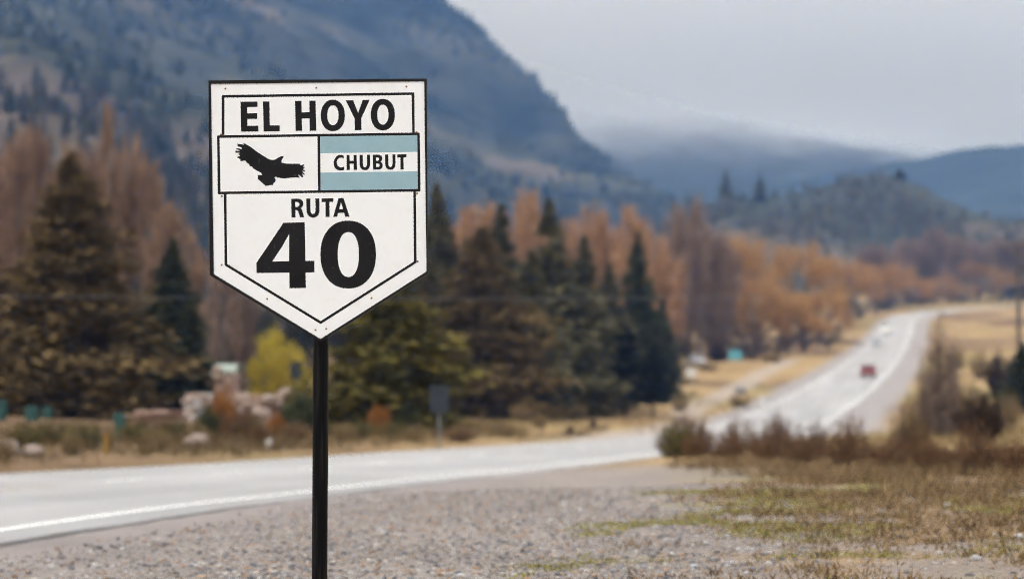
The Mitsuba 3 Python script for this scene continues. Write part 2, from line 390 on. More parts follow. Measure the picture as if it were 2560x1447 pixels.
# grey low cloud against the far mountains, a volume set inside the haze
MX, MY, MZ = (-700.0, 2300.0), (2500.0, 6300.0), (180.0, 960.0)
gz, gy, gx = np.meshgrid(np.linspace(*MZ, 40), np.linspace(*MY, 30), np.linspace(*MX, 44), indexing='ij')
q = np.stack([gx, gy, gz * 2.2], -1) / 620.0
n_ = meshkit.fbm(q, 4, seed=61)
lvl = gz + 170 * (n_ - 0.5)
den = np.clip((lvl - 290) / 380, 0, 1) ** 2 * np.clip((860 - gz) / 260, 0, 1)
den = den * np.clip((gx - MX[0]) / 250, 0, 1) * np.clip((MX[1] - gx) / 250, 0, 1) * np.clip((gy - MY[0]) / 500, 0, 1) * np.clip((MY[1] - gy) / 300, 0, 1)
scene['cloud_medium'] = dict(type='heterogeneous', albedo=AIR, scale=CLOUD_SCALE,
                            sigma_t=dict(type='gridvolume', grid=mi.VolumeGrid(den[..., None].astype(np.float32)), use_grid_bbox=False,
                                         to_world=T().translate([MX[0], MY[0], MZ[0]]).scale([MX[1] - MX[0], MY[1] - MY[0], MZ[1] - MZ[0]])))
scene['low_cloud'] = dict(type='cube', to_world=T().translate([sum(MX) / 2, sum(MY) / 2, sum(MZ) / 2]).scale([(MX[1] - MX[0]) / 2, (MY[1] - MY[0]) / 2, (MZ[1] - MZ[0]) / 2]),
                          bsdf=dict(type='null'), interior=dict(type='ref', id='cloud_medium'), exterior=dict(type='ref', id='haze_medium'))
labels['low_cloud'] = dict(label='grey low cloud lying against the far mountains', category='mist', kind='stuff')
#SPLIT

# ------------------------------------------------------------------ the route sign
PX = FOCUS / 5000.0            # one picture pixel on the sign board, in metres


def SP(pts, o=(0, 0), k=1.0):
    p = np.asarray(pts, float) / k + np.asarray(o, float)
    return [(q[0], q[2]) for q in (at(u, v, FOCUS) for u, v in p)]


def oval(cx, cy, rx, ry, n=2.15, m=56):
    t = np.arange(m) * 2 * np.pi / m
    return np.stack([cx + rx * np.sign(np.cos(t)) * np.abs(np.cos(t)) ** (2 / n), cy + ry * np.sign(np.sin(t)) * np.abs(np.sin(t)) ** (2 / n)], 1)


def plate(poly, front, back):
    """Polygon in the (x, z) plane of the board, extruded from y = front to y = back."""
    polys = getattr(poly, 'geoms', [poly])
    out = []
    for g in polys:
        m = trimesh.creation.extrude_polygon(g, back - front, engine='earcut')
        v = np.array(m.vertices)
        out.append(trimesh.Trimesh(np.stack([v[:, 0], v[:, 2] + front, v[:, 1]], 1), m.faces[:, ::-1], process=False))
    return cat_mesh(out)


Y0 = FOCUS
def sign_white(p, n, uv):
    s = mikit.fbm(p.x * 9, p.z * 3, 0.0, 4)
    d = mikit.smoothstep(0.80, 0.86, mikit.noise(p.x * 60, p.z * 40)) * 0.25
    run = mikit.smoothstep(0.66, 0.8, mikit.fbm(p.x * 30, p.z * 1.6, 4.0, 3)) * 0.35
    return mikit.mix(mikit.mix((0.87, 0.88, 0.90), (0.91, 0.92, 0.94), s), (0.66, 0.60, 0.52), 0.25 * d + 0.15 * run)
P('sign_white', fn=sign_white, rough=0.42, spec=0.4)
def vinyl(p, n, uv):
    fl = mikit.smoothstep(0.93, 0.97, mikit.noise(p.x * 150, p.z * 60)) * 0.9
    return mikit.mix((0.007, 0.0065, 0.008), (0.05, 0.05, 0.055), fl + 0.25 * mikit.fbm(p.x * 12, p.z * 12, 0.0, 3))
P('vinyl_black', fn=vinyl, rough=0.45, spec=0.12)
P('frame_black', fn=lambda p, n, uv: mikit.mix((0.004, 0.004, 0.005), (0.012, 0.011, 0.011), mikit.fbm(p.x * 30, p.z * 12, 0.0, 3)), rough=0.4, spec=0.2)
P('vinyl_blue', fn=lambda p, n, uv: mikit.mix((0.27, 0.43, 0.50), (0.31, 0.47, 0.54), mikit.fbm(p.x * 20, p.z * 20, 0.0, 3)), rough=0.45, spec=0.4)
P('rust', fn=lambda p, n, uv: mikit.mix((0.10, 0.045, 0.02), (0.30, 0.14, 0.05), mikit.noise(p.x * 900, p.z * 900)), rough=0.8)

sign = thing('route_sign', 'white shield-shaped road sign reading EL HOYO CHUBUT RUTA 40 on a black post', 'road sign')
outer = Polygon(SP([(521.5, 202), (1067, 197.5), (1069.3, 683.5), (801.5, 854), (524.8, 688)]))
white = Polygon(SP([(527.3, 210.5), (1060.5, 203.8), (1066.3, 678.6), (801.4, 847.0), (534.6, 685.3)]))
part(sign, 'frame', mikit.ply(plate(outer.difference(white), Y0 - 0.004, Y0 + 0.03), 'frame_black'), 'thin black steel frame round the board')
part(sign, 'board', mikit.ply(plate(white.buffer(0.0002), Y0, Y0 + 0.02), 'sign_white'), 'white board of the sign')
W = 6.4 * PX / 2
lines = {
    'upper_border': [[(557.8, 338), (557.8, 241.5), (1032.6, 234.7), (1033.7, 334)]],
    'middle_border': [[(545.8, 342.1), (1046.2, 335), (1048, 476), (547.9, 482.6), (545.8, 342.1)], [(796.9, 340), (798.6, 478)]],
    'lower_border': [[(563, 484), (564.7, 661.5), (801.7, 806.0), (1038.3, 655.2), (1036.4, 478)]]}
used = None
for nm, ls in lines.items():
    g = unary_union([LineString(SP(l)).buffer(W, cap_style=2, join_style=(1 if nm == 'lower_border' else 1)) for l in ls])
    g = g.difference(used.buffer(1e-4)) if used is not None else g
    used = g if used is None else used.union(g)
    part(sign, nm, mikit.ply(plate(g, Y0 - 0.0012, Y0 - 0.0002), 'vinyl_black'))
st = [[(800.7, 341.6), (1042.9, 338.6), (1043.4, 380.2), (800.9, 383.7)], [(801.4, 431.8), (1043.9, 428.5), (1045, 472.6), (802.3, 476)]]
for q in st:
    part(sign, 'blue_stripe', mikit.ply(plate(Polygon(SP(q)), Y0 - 0.0008, Y0 - 0.0002), 'vinyl_blue'), 'pale blue stripe of the flag')


def letter(name, ring, holes, o, k, text):
    g = Polygon(SP(ring, o, k), [SP(h, o, k) for h in holes]).buffer(0)
    part(sign, name, mikit.ply(plate(g, Y0 - 0.0012, Y0 - 0.0002), 'vinyl_black'), text)


A, KA = (590, 240), 12.19
letter('letter', [(140, 182), (655, 176), (655, 340), (337, 345), (340, 535), (642, 530), (645, 703), (342, 707), (345, 915), (682, 912), (683, 1082), (157, 1092)], [], A, KA, 'black letter E of EL')
letter('letter', [(822, 175), (1018, 172), (1030, 902), (1332, 900), (1335, 1075), (843, 1083)], [], A, KA, 'black letter L of EL')
letter('letter', [(1800, 160), (1995, 158), (2002, 505), (2238, 500), (2232, 153), (2426, 150), (2444, 1060), (2248, 1065), (2242, 685), (2005, 688), (2012, 1068), (1816, 1070)], [], A, KA, 'black letter H of HOYO')
A = (790, 235)
letter('letter', oval(513, 660, 367, 478), [oval(515, 655, 172, 303)], A, KA, 'first black letter O of HOYO')
letter('letter', [(905, 200), (1130, 197), (1282, 580), (1425, 192), (1632, 187), (1378, 750), (1382, 1105), (1187, 1108), (1180, 760)], [], A, KA, 'black letter Y of HOYO')
letter('letter', oval(2037, 635, 367, 478), [oval(2037, 635, 172, 303)], A, KA, 'last black letter O of HOYO')
A, KA = (820, 370), 11.636
U = [(920, 205), (1012, 204), (1015, 470), (1022, 530), (1045, 562), (1072, 568), (1105, 558), (1128, 520), (1138, 460), (1135, 202), (1220, 202), (1224, 470), (1215, 545), (1185, 605), (1140, 640), (1075, 650), (1010, 640), (955, 595), (930, 530), (922, 470)]
letter('letter', [(462, 232), (420, 210), (370, 202), (320, 207), (265, 232), (215, 285), (180, 355), (165, 430), (172, 510), (198, 575), (240, 620), (300, 648), (370, 658), (430, 650), (470, 638), (465, 547), (425, 562), (375, 570), (325, 555), (285, 520), (260, 460), (255, 410), (270, 350), (305, 305), (350, 285), (410, 287), (460, 307)], [], A, KA, 'small black letter C of CHUBUT')
letter('letter', [(540, 210), (628, 208), (632, 378), (748, 375), (745, 208), (833, 206), (845, 640), (750, 642), (748, 458), (633, 460), (635, 642), (545, 645)], [], A, KA, 'small black letter H of CHUBUT')
letter('letter', U, [], A, KA, 'first small black letter U of CHUBUT')
letter('letter', [(1305, 203), (1470, 198), (1520, 210), (1560, 240), (1578, 290), (1575, 335), (1555, 380), (1522, 403), (1560, 425), (1588, 470), (1592, 520), (1578, 570), (1545, 610), (1495, 628), (1313, 632)],
       [[(1395, 278), (1440, 275), (1475, 290), (1490, 325), (1475, 360), (1445, 375), (1395, 377)], [(1397, 452), (1450, 450), (1488, 470), (1502, 505), (1488, 545), (1450, 558), (1398, 560)]], A, KA, 'small black letter B of CHUBUT')
letter('letter', [(a + 740, b - 12) for a, b in U], [], A, KA, 'last small black letter U of CHUBUT')
letter('letter', [(2015, 190), (2283, 187), (2283, 272), (2195, 275), (2202, 622), (2108, 625), (2105, 277), (2015, 278)], [], A, KA, 'small black letter T of CHUBUT')
A, KA = (710, 480), 14.222
letter('letter', [(255, 243), (480, 240), (560, 248), (630, 290), (675, 350), (688, 420), (672, 490), (635, 545), (590, 575), (625, 610), (650, 660), (718, 898), (570, 900), (515, 720), (495, 670), (455, 647), (403, 645), (410, 905), (268, 910)],
       [[(395, 355), (450, 352), (510, 370), (545, 415), (548, 460), (525, 510), (480, 532), (398, 532)]], A, KA, 'black letter R of RUTA')
letter('letter', [(790, 235), (932, 235), (938, 600), (945, 690), (965, 750), (1000, 780), (1035, 785), (1075, 772), (1105, 730), (1118, 670), (1122, 600), (1112, 233), (1252, 232), (1262, 600), (1256, 720), (1220, 820), (1160, 880), (1080, 910), (1000, 910), (920, 885), (850, 820), (812, 730), (798, 620)], [], A, KA, 'black letter U of RUTA')
letter('letter', [(1337, 232), (1748, 228), (1750, 352), (1613, 355), (1622, 885), (1480, 888), (1472, 357), (1338, 358)], [], A, KA, 'black letter T of RUTA')
letter('letter', [(1940, 222), (2115, 220), (2330, 880), (2178, 883), (2140, 740), (1922, 743), (1890, 883), (1750, 886)], [[(2028, 368), (2103, 612), (1960, 617)]], A, KA, 'black letter A of RUTA')
A, KA = (630, 540), 7.421
letter('numeral', [(585, 125), (978, 118), (990, 832), (1155, 830), (1157, 1043), (994, 1046), (1000, 1334), (697, 1338), (692, 1048), (85, 1057), (80, 872)], [[(690, 330), (688, 838), (375, 845), (460, 715), (560, 565), (640, 420)]], A, KA, 'large black numeral 4')
letter('numeral', oval(1785, 715, 515, 628, 2.2, 72), [oval(1787, 715, 197, 416, 2.25, 60)], A, KA, 'large black numeral 0')
BIRD = [(325, 92), (345, 92), (430, 140), (545, 210), (700, 325), (870, 440), (1000, 520), (1100, 570), (1180, 583), (1250, 570), (1320, 525), (1390, 485), (1440, 473), (1495, 472), (1485, 510), (1450, 560), (1430, 610), (1435, 655), (1500, 675), (1600, 688), (1750, 690), (1962, 688), (1972, 735), (2030, 728), (2095, 705), (2085, 740), (2058, 772), (2062, 788), (2112, 790), (2095, 815), (2058, 845), (2060, 860), (2130, 895), (2110, 925), (2030, 895), (2040, 930), (2100, 975), (2105, 1025), (2070, 1005), (2022, 970), (2040, 1015), (2065, 1060), (2060, 1095), (2000, 1060), (1912, 998), (1925, 1040), (1955, 1080), (1950, 1098), (1880, 1085), (1780, 1085), (1660, 1098), (1520, 1115), (1400, 1105), (1310, 1085), (1265, 1065), (1232, 1080), (1245, 1115), (1265, 1160), (1258, 1205), (1215, 1240), (1185, 1275), (1190, 1312), (1120, 1305), (1050, 1318), (975, 1332), (870, 1240), (740, 1120), (755, 1085), (750, 1045), (735, 1018), (878, 1012), (855, 965), (800, 925), (700, 880), (630, 835), (595, 795), (580, 765), (508, 763), (508, 720), (480, 690), (430, 660), (405, 630), (402, 605), (330, 603), (243, 622), (243, 570), (230, 550), (160, 518), (152, 500), (180, 478), (235, 475), (228, 445), (172, 415), (215, 392), (212, 372), (95, 375), (97, 315), (235, 322), (225, 310), (130, 275), (125, 242), (280, 262), (290, 245), (270, 215), (175, 195), (152, 120), (220, 120), (290, 132), (345, 150)]
letter('condor_emblem', BIRD, [], (580, 350), 11.575, 'black silhouette of a soaring condor')
for u, v in [(563.4, 222.3), (790.6, 220.4), (1015.9, 217.1), (552.2, 337.4), (1041.2, 331.2), (554.5, 490.8), (1042.6, 483.8), (554.2, 662.1), (1044.0, 653.5), (667.8, 747.3), (928.9, 745.3), (788.9, 824.7), (815.8, 821.7)]:
    (x, z), = SP([(u, v)])
    m = trimesh.creation.icosphere(subdivisions=2, radius=0.0042)
    m.apply_scale([1, 0.45, 1]); m.apply_translation([x, Y0 - 0.0004, z])
    part(sign, 'screw', mikit.ply(m, 'rust', smooth=True))
def post_paint(p, n, uv):
    run = mikit.fbm(p.x * 90, p.z * 3.5, p.y * 90, 4)
    return mikit.mix((0.002, 0.002, 0.003), (0.012, 0.011, 0.010), mikit.smoothstep(0.45, 0.75, run))
P('post_mat', fn=post_paint, rough=0.35, spec=0.12)
px_ = (802.0 - 1280) / 5000 * 8.365
m = cyl([px_ - 0.004, 8.365, -0.4], [px_ + 0.004, 8.365, 2.30], 0.0325, n=40)
part(sign, 'post', mikit.ply(m, 'post_mat', smooth=40), 'glossy black round steel post')

# ------------------------------------------------------------------ trees and shrubs
vcol('foliage_mat', rough=0.9, spec=0.1)
vcol('twig_mat', rough=0.9, spec=0.1)
def bark(p, n, uv): return mikit.mix((0.035, 0.027, 0.022), (0.095, 0.075, 0.062), mikit.fbm(p.x * 5, p.y * 5, p.z * 1.2, 4))
P('bark_mat', fn=bark, rough=0.95, spec=0.1)
P('pale_bark_mat', fn=lambda p, n, uv: mikit.mix((0.10, 0.08, 0.072), (0.20, 0.165, 0.15), mikit.fbm(p.x * 4, p.y * 4, p.z * 1.0, 4)), rough=0.95, spec=0.1)


def tint(rng, n, a, b, jit=0.18):
    t = rng.random((n, 1))
    c = np.asarray(a) * (1 - t) + np.asarray(b) * t
    return np.clip(c * (1 + jit * rng.normal(size=(n, 1))), 0.004, 0.9)


def conifer(seed, a, b, r=0.28, base=0.06, n=240, power=0.9, leaf=0.042, lean=0.0, droop=0.22, per=8, sprays=6, whorls=19):
    """Unit-height conifer: trunk, and boughs in uneven whorls that carry flat sprays of needles with gaps between them."""
    rng = np.random.default_rng(seed)
    lev = base + (0.985 - base) * (np.linspace(0, 1, whorls) ** 0.9) + rng.normal(size=whorls) * 0.014
    wl = 0.62 + 0.55 * rng.random(whorls)
    wl = 0.85 + (wl - 0.85) * np.clip((1 - lev) * 2.2, 0.1, 1)
    wi = np.minimum((rng.random(n) ** 1.12 * whorls).astype(int), whorls - 1)
    az = rng.random(n) * 2 * np.pi
    t = np.clip(lev[wi] + rng.normal(size=n) * 0.017 + 0.02 * np.sin(az + seed), base, 0.99)
    side = 0.70 + 0.6 * meshkit.noise(np.stack([np.cos(az) * 1.4, np.sin(az) * 1.4, t * 5], 1) + seed, seed=seed)
    L = (r * (1 - t) ** power + 0.006) * wl[wi] * side * (0.75 + 0.5 * rng.random(n))
    d = np.stack([np.cos(az), np.sin(az), np.zeros(n)], 1)
    x = np.stack([-np.sin(az), np.cos(az), np.zeros(n)], 1)
    bc = tint(rng, n, a, b, 0.15)
    out = []
    for k in range(per):
        s = 0.15 + 0.85 * (k + rng.random(n)) / per
        pos = d * (L * s)[:, None]
        pos[:, 2] = t + L * (0.16 * s - droop * s * s)
        for q in range(sprays):
            c = pos + x * (rng.normal(size=n) * L * 0.20 * (1.15 - 0.6 * s))[:, None] + rng.normal(size=(n, 3)) * [leaf * .4, leaf * .4, leaf * .42] * np.clip(0.25 + 1.3 * (1 - t), 0.25, 1)[:, None]
            c[:, 0] += lean * c[:, 2]
            dd = d + x * rng.normal(size=(n, 1)) * 0.7 + rng.normal(size=(n, 3)) * [0.1, 0.1, 0.30]
            up = rng.normal(size=(n, 3)) * 0.9 + [0, 0, 0.8]
            col = np.clip(bc * (1 + 0.18 * rng.normal(size=(n, 1))), 0.004, 0.5)
            sz = leaf * np.clip(0.30 + 1.1 * (1 - t), 0.3, 1)
            out.append(slivers(c, dd, sz * (0.7 + 0.7 * rng.random(n)), sz * (0.32 + 0.24 * rng.random(n)), rng, col, side=up))
    m = 50
    c = np.stack([rng.normal(size=m) * 0.004, rng.normal(size=m) * 0.004, 0.90 + 0.10 * rng.random(m)], 1)
    c[:, 0] += lean * c[:, 2]
    out.append(slivers(c, rng.normal(size=(m, 3)) * 0.4 + [0, 0, 1], leaf * 0.7, leaf * 0.25, rng, tint(rng, m, a, b)))
    trunk = tube([[0, 0, -0.02], [lean * 0.3, 0, 0.3], [lean * 0.65, 0, 0.65], [lean, 0, 0.97]], [0.020, 0.014, 0.008, 0.002], 8)
    return trunk, join(out)


def poplar(seed, a, b, r=0.10, base=0.08, n=1500, bare=0.0):
    """Unit-height columnar bare tree: trunk, rising limbs and a haze of fine upright twigs."""
    rng = np.random.default_rng(seed)
    limbs, out = [], []
    nb = 46
    for k in range(nb):
        t0 = base + (0.80 - base) * rng.random()
        az = rng.random() * 2 * np.pi
        prof = r * (math.sin(math.pi * min(1, (t0 - base + 0.12) / 0.95)) ** 0.6) * (0.6 + 0.5 * rng.random())
        L = (0.16 + 0.2 * rng.random()) * (1.05 - t0 * 0.6)
        e = np.array([math.cos(az) * prof, math.sin(az) * prof, min(t0 + L, 0.97)])
        mid = np.array([math.cos(az) * prof * 0.65, math.sin(az) * prof * 0.65, t0 + L * 0.4])
        limbs.append(tube([[0, 0, t0], mid, e], [0.0035, 0.0025, 0.001], 4))
        m = n // nb
        s = rng.random(m)[:, None]
        pos = mid * (1 - s) + e * s + rng.normal(size=(m, 3)) * [0.013, 0.013, 0.03]
        dd = np.stack([math.cos(az) * 0.25 + rng.normal(size=m) * 0.22, math.sin(az) * 0.25 + rng.normal(size=m) * 0.22, np.ones(m)], 1)
        out.append(slivers(pos, dd, 0.05 + 0.05 * rng.random(m), 0.0032 + 0.003 * rng.random(m), rng, tint(rng, m, a, b)))
    m = 90
    pos = np.stack([rng.normal(size=m) * 0.007, rng.normal(size=m) * 0.007, 0.84 + 0.14 * rng.random(m)], 1)
    out.append(slivers(pos, rng.normal(size=(m, 3)) * 0.15 + [0, 0, 1], 0.06, 0.0035, rng, tint(rng, m, a, b)))
    v, f, c = join(out)
    lv = cat_mesh(limbs)
    trunk = tube([[0, 0, -0.02], [0, 0, 0.5], [0, 0, 0.97]], [0.016, 0.009, 0.001], 8)
    return cat_mesh([trunk, lv]), (v, f, c)


def dome(seed, a, b, r=0.5, base=0.16, n=4200, up=0.6):
    """Unit-height spreading tree: trunk that forks into limbs, twigs thickest near the crown's rounded skin."""
    rng = np.random.default_rng(seed)
    wood, out = [], []
    wood.append(tube([[0, 0, -0.02], [0.01, 0, base * 0.6], [0, 0.01, base]], [0.034, 0.027, 0.022], 8))
    tips = []
    nl = 26
    for k in range(nl):
        az, el = rng.random() * 2 * np.pi, math.asin(min(1, 0.05 + 0.95 * rng.random() ** 0.8))
        rr = 0.75 + 0.3 * rng.random()
        tip = np.array([math.cos(az) * math.cos(el) * r * rr, math.sin(az) * math.cos(el) * r * rr, base + 0.1 + (0.88 - base) * math.sin(el) * rr])
        mid = np.array([tip[0] * 0.45, tip[1] * 0.45, base + (tip[2] - base) * 0.6])
        wood.append(tube([[0, 0, base * 0.9], mid, tip], [0.013, 0.007, 0.002], 5))
        tips.append((mid, tip))
    m = n // nl
    for mid, tip in tips:
        s = rng.random(m)[:, None] ** 0.28
        pos = mid * (1 - s) + tip * s + rng.normal(size=(m, 3)) * 0.05
        pos[:, 2] = np.maximum(pos[:, 2], base * 0.7)
        dd = (pos - [0, 0, base]) * [1, 1, 1] + rng.normal(size=(m, 3)) * 0.18 + [0, 0, 0.2 * up]
        out.append(slivers(pos, dd, 0.05 + 0.06 * rng.random(m), 0.004 + 0.005 * rng.random(m), rng, tint(rng, m, a, b)))
    return cat_mesh(wood), join(out)


def bush(seed, a, b, n=800, spread_=0.55, width=0.012):
    """Unit-height shrub: stems fanning from the root with short side twigs."""
    rng = np.random.default_rng(seed)
    ns = 70
    az, lean = rng.random(ns) * 2 * np.pi, spread_ * np.sqrt(rng.random(ns))
    hgt = (0.55 + 0.45 * rng.random(ns)) * (1 - 0.45 * (lean / spread_) ** 2)
    tip = np.stack([np.cos(az) * lean, np.sin(az) * lean, hgt], 1)
    root = tip * [0.25, 0.25, 0] + rng.normal(size=(ns, 3)) * [0.05, 0.05, 0]
    stems = cat_mesh([cyl(root[i] - [0, 0, 0.04], tip[i], 0.008, 0.003, 3) for i in range(ns)])
    out = []
    m = n // ns
    for i in range(ns):
        s = rng.random(m)[:, None] ** 0.7
        pos = root[i] * (1 - s) + tip[i] * s + rng.normal(size=(m, 3)) * 0.05
        pos[:, 2] = np.maximum(pos[:, 2], 0.02)
        dd = (tip[i] - root[i]) + rng.normal(size=(m, 3)) * 0.45
        out.append(slivers(pos, dd, 0.10 + 0.12 * rng.random(m), width * (0.8 + rng.random(m)), rng, tint(rng, m, a, b)))
    return stems, join(out)


KINDS = {}


def kind(name, maker, variants, wood_mat, leaf_mat, wood_name='trunk', leaf_name='crown'):
    out = []
    for k in range(variants):
        w, (v, f, c) = maker(k)
        out.append((mikit.ply(w, wood_mat, smooth=40), mikit.ply((v, f), leaf_mat, color=c)))
    KINDS[name] = (out, wood_name, leaf_name)


kind('brown_pine', lambda k: conifer(100 + k, (0.070, 0.050, 0.024), (0.200, 0.140, 0.060), r=0.36, base=0.05, n=400, power=0.80, leaf=0.040, whorls=22), 3, 'bark_mat', 'foliage_mat')
kind('green_fir', lambda k: conifer(120 + k, (0.026, 0.036, 0.022), (0.098, 0.098, 0.044), r=0.25, base=0.03, n=380, power=0.95, leaf=0.040, whorls=26), 3, 'bark_mat', 'foliage_mat')
kind('grey_pine', lambda k: conifer(140 + k, (0.052, 0.053, 0.033), (0.170, 0.150, 0.078), r=0.27, base=0.05, n=360, power=0.90, leaf=0.044, lean=0.02, whorls=24 + k), 4, 'bark_mat', 'foliage_mat')
kind('olive_pine', lambda k: conifer(160 + k, (0.052, 0.050, 0.016), (0.200, 0.165, 0.042), r=0.31, base=0.06, n=330, power=0.80, leaf=0.046, droop=0.12, whorls=18), 2, 'bark_mat', 'foliage_mat')
kind('small_tree', lambda k: conifer(180 + k, (0.012, 0.016, 0.012), (0.030, 0.032, 0.020), r=0.30, base=0.24, n=220, power=0.5, leaf=0.06, droop=0.1, whorls=10), 2, 'bark_mat', 'foliage_mat')
kind('orange_poplar', lambda k: poplar(200 + k, (0.31, 0.175, 0.095), (0.54, 0.33, 0.19), n=2700, r=0.11), 5, 'pale_bark_mat', 'twig_mat')
kind('brown_poplar', lambda k: poplar(210 + k, (0.20, 0.120, 0.075), (0.37, 0.235, 0.150), n=2500, r=0.11), 4, 'pale_bark_mat', 'twig_mat')
kind('grey_poplar', lambda k: poplar(220 + k, (0.20, 0.135, 0.105), (0.34, 0.24, 0.19), n=2100, r=0.10), 4, 'pale_bark_mat', 'twig_mat')
kind('orange_tree', lambda k: dome(240 + k, (0.30, 0.170, 0.065), (0.58, 0.345, 0.145), n=5200), 4, 'pale_bark_mat', 'twig_mat')
kind('tan_tree', lambda k: dome(260 + k, (0.25, 0.150, 0.075), (0.44, 0.275, 0.135)), 3, 'pale_bark_mat', 'twig_mat')
kind('purple_tree', lambda k: dome(280 + k, (0.085, 0.062, 0.058), (0.15, 0.11, 0.095), base=0.08), 3, 'bark_mat', 'twig_mat')
kind('dark_tree', lambda k: dome(290 + k, (0.035, 0.040, 0.036), (0.075, 0.075, 0.06), base=0.06, n=5000), 2, 'bark_mat', 'foliage_mat')
kind('yellow_tree', lambda k: dome(300 + k, (0.38, 0.30, 0.04), (0.66, 0.54, 0.10), base=0.10, n=12000, r=0.52), 1, 'bark_mat', 'foliage_mat')
kind('russet_bush', lambda k: bush(320 + k, (0.085, 0.044, 0.024), (0.26, 0.140, 0.068), n=[1250, 900, 1000, 850, 1100, 900][k], spread_=[.5, .62, .57, .62, .55, .60][k]), 6, 'bark_mat', 'twig_mat', 'stems', 'twigs')
kind('olive_bush', lambda k: bush(340 + k, (0.075, 0.070, 0.026), (0.19, 0.155, 0.055), n=1400), 4, 'bark_mat', 'twig_mat', 'stems', 'twigs')
kind('straw_bush', lambda k: bush(360 + k, (0.22, 0.15, 0.075), (0.36, 0.26, 0.13), n=1100), 4, 'bark_mat', 'twig_mat', 'stems', 'twigs')
kind('green_bush', lambda k: bush(380 + k, (0.030, 0.045, 0.022), (0.085, 0.090, 0.040), n=1800, width=0.03), 3, 'bark_mat', 'foliage_mat', 'stems', 'leaves')
kind('orange_bush', lambda k: bush(400 + k, (0.22, 0.085, 0.022), (0.36, 0.16, 0.035), n=1500, width=0.025, spread_=0.42), 2, 'bark_mat', 'foliage_mat', 'stems', 'leaves')
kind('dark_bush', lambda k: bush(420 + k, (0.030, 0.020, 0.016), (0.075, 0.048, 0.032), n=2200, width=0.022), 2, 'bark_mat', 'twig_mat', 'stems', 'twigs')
kind('bare_bush', lambda k: bush(440 + k, (0.17, 0.120, 0.100), (0.31, 0.225, 0.185), n=800, spread_=0.24, width=0.008), 2, 'bark_mat', 'twig_mat', 'stems', 'twigs')

kind('wispy_bush', lambda k: bush(460 + k, (0.12, 0.065, 0.05), (0.24, 0.14, 0.11), n=420, spread_=0.5, width=0.009), 2, 'bark_mat', 'twig_mat', 'stems', 'twigs')
ORD = ['leftmost', 'second', 'third', 'fourth', 'fifth', 'sixth', 'seventh', 'eighth', 'ninth', 'tenth', 'eleventh', 'twelfth', 'thirteenth', 'fourteenth', 'fifteenth', 'sixteenth', 'seventeenth', 'eighteenth',
       'nineteenth', 'twentieth', 'twenty-first', 'twenty-second', 'twenty-third', 'twenty-fourth', 'twenty-fifth', 'twenty-sixth']
_prng = np.random.default_rng(77)


def plant(kd, name, u, vtop, Y, hw, label, cat='tree', group=None, zfn=None, variant=None):
    """One plant standing on the ground at its surveyed place; hw is its half width in picture pixels."""
    x = at(u, vtop, Y)[0]
    zt = at(u, vtop, Y)[2]
    z0 = float((zfn or ground_z)(np.array([x]), np.array([float(Y)]))[0])
    h = max(zt - z0, 0.6)
    if kd in ('russet_bush', 'olive_bush', 'straw_bush', 'green_bush', 'dark_bush'): h *= _prng.uniform(0.8, 1.55) if kd == 'russet_bush' else 1.22; hw *= _prng.uniform(0.7, 1.1)
    vs, wn, ln = KINDS[kd]
    w, l = vs[(_prng.integers(len(vs)) if variant is None else variant) % len(vs)]
    rot = _prng.random() * 360
    unit = {'brown_pine': .30, 'green_fir': .20, 'grey_pine': .22, 'olive_pine': .26, 'small_tree': .24, 'orange_poplar': .105, 'brown_poplar': .105, 'grey_poplar': .095}.get(kd, .55)
    if kd == 'orange_bush': unit = .44
    if kd == 'bare_bush': unit = .26
    sx = hw / 5000 * Y / unit * (1.18 if kd in ('brown_pine', 'green_fir', 'grey_pine', 'olive_pine', 'small_tree') else 1.0)
    tw = T().translate([float(x), float(Y), z0 - 0.01 * h]).rotate([0, 0, 1], float(rot)).scale([sx, sx, h])
    k = thing(name, label, cat, group)
    part(k, wn, {**w, 'to_world': tw}); part(k, ln, {**l, 'to_world': tw})
    return k


def row(kd, name, spots, text, group, cat='tree', zfn=None):
    """Look-alikes in one row: each says its place counted from the left."""
    spots = sorted(spots)
    for i, s in enumerate(spots):
        where = ORD[i] + (' from the left' if i else '')
        if i == len(spots) - 1 and i: where = 'rightmost'
        plant(kd, name, *s, f'{text}, {where}' if len(spots) > 1 else text, cat, group, zfn)


# conifers across the road
plant('brown_pine', 'pine_tree', 178, 372, 92, 215, 'big brown-green pine with a broad crown left of the sign', variant=0)
plant('brown_pine', 'pine_tree', -45, 560, 100, 130, 'dark pine cut off by the left edge of the picture', variant=1)
row('grey_pine', 'far_left_pine', [(-170, 560, 110, 110), (-420, 600, 130, 110), (-560, 560, 120, 120), (-820, 600, 140, 110), (-1000, 580, 125, 120)], 'grey-green pine beyond the left edge of the picture', 'pines beyond the left edge')
row('brown_poplar', 'far_left_poplar', [(-110, 360, 185, 50), (-230, 330, 190, 55), (-340, 380, 180, 50), (-640, 360, 190, 55)], 'bare orange poplar beyond the left edge of the picture', 'poplars beyond the left edge')
plant('green_fir', 'fir_tree', 432, 592, 112, 118, 'dark green fir between the big pine and the sign', variant=0)
plant('olive_pine', 'pine_tree', 965, 600, 84, 165, 'olive-green pine just right of the sign post', variant=0)
row('grey_pine', 'pine_tree', [(1098, 452, 150, 105), (1245, 505, 158, 100), (1380, 492, 150, 115), (1452, 585, 165, 95), (1320, 620, 142, 105), (1520, 655, 185, 80), (1020, 560, 150, 110), (1172, 590, 150, 90), (1412, 640, 152, 100), (1285, 690, 138, 95), (1490, 720, 172, 85)],
    'tall grey-green pine in the stand right of the sign', 'grey-green pines right of the sign')
plant('brown_pine', 'pine_tree', 1205, 560, 134, 165, 'brownish pine with a bare dark trunk foot, right of the sign', variant=2)
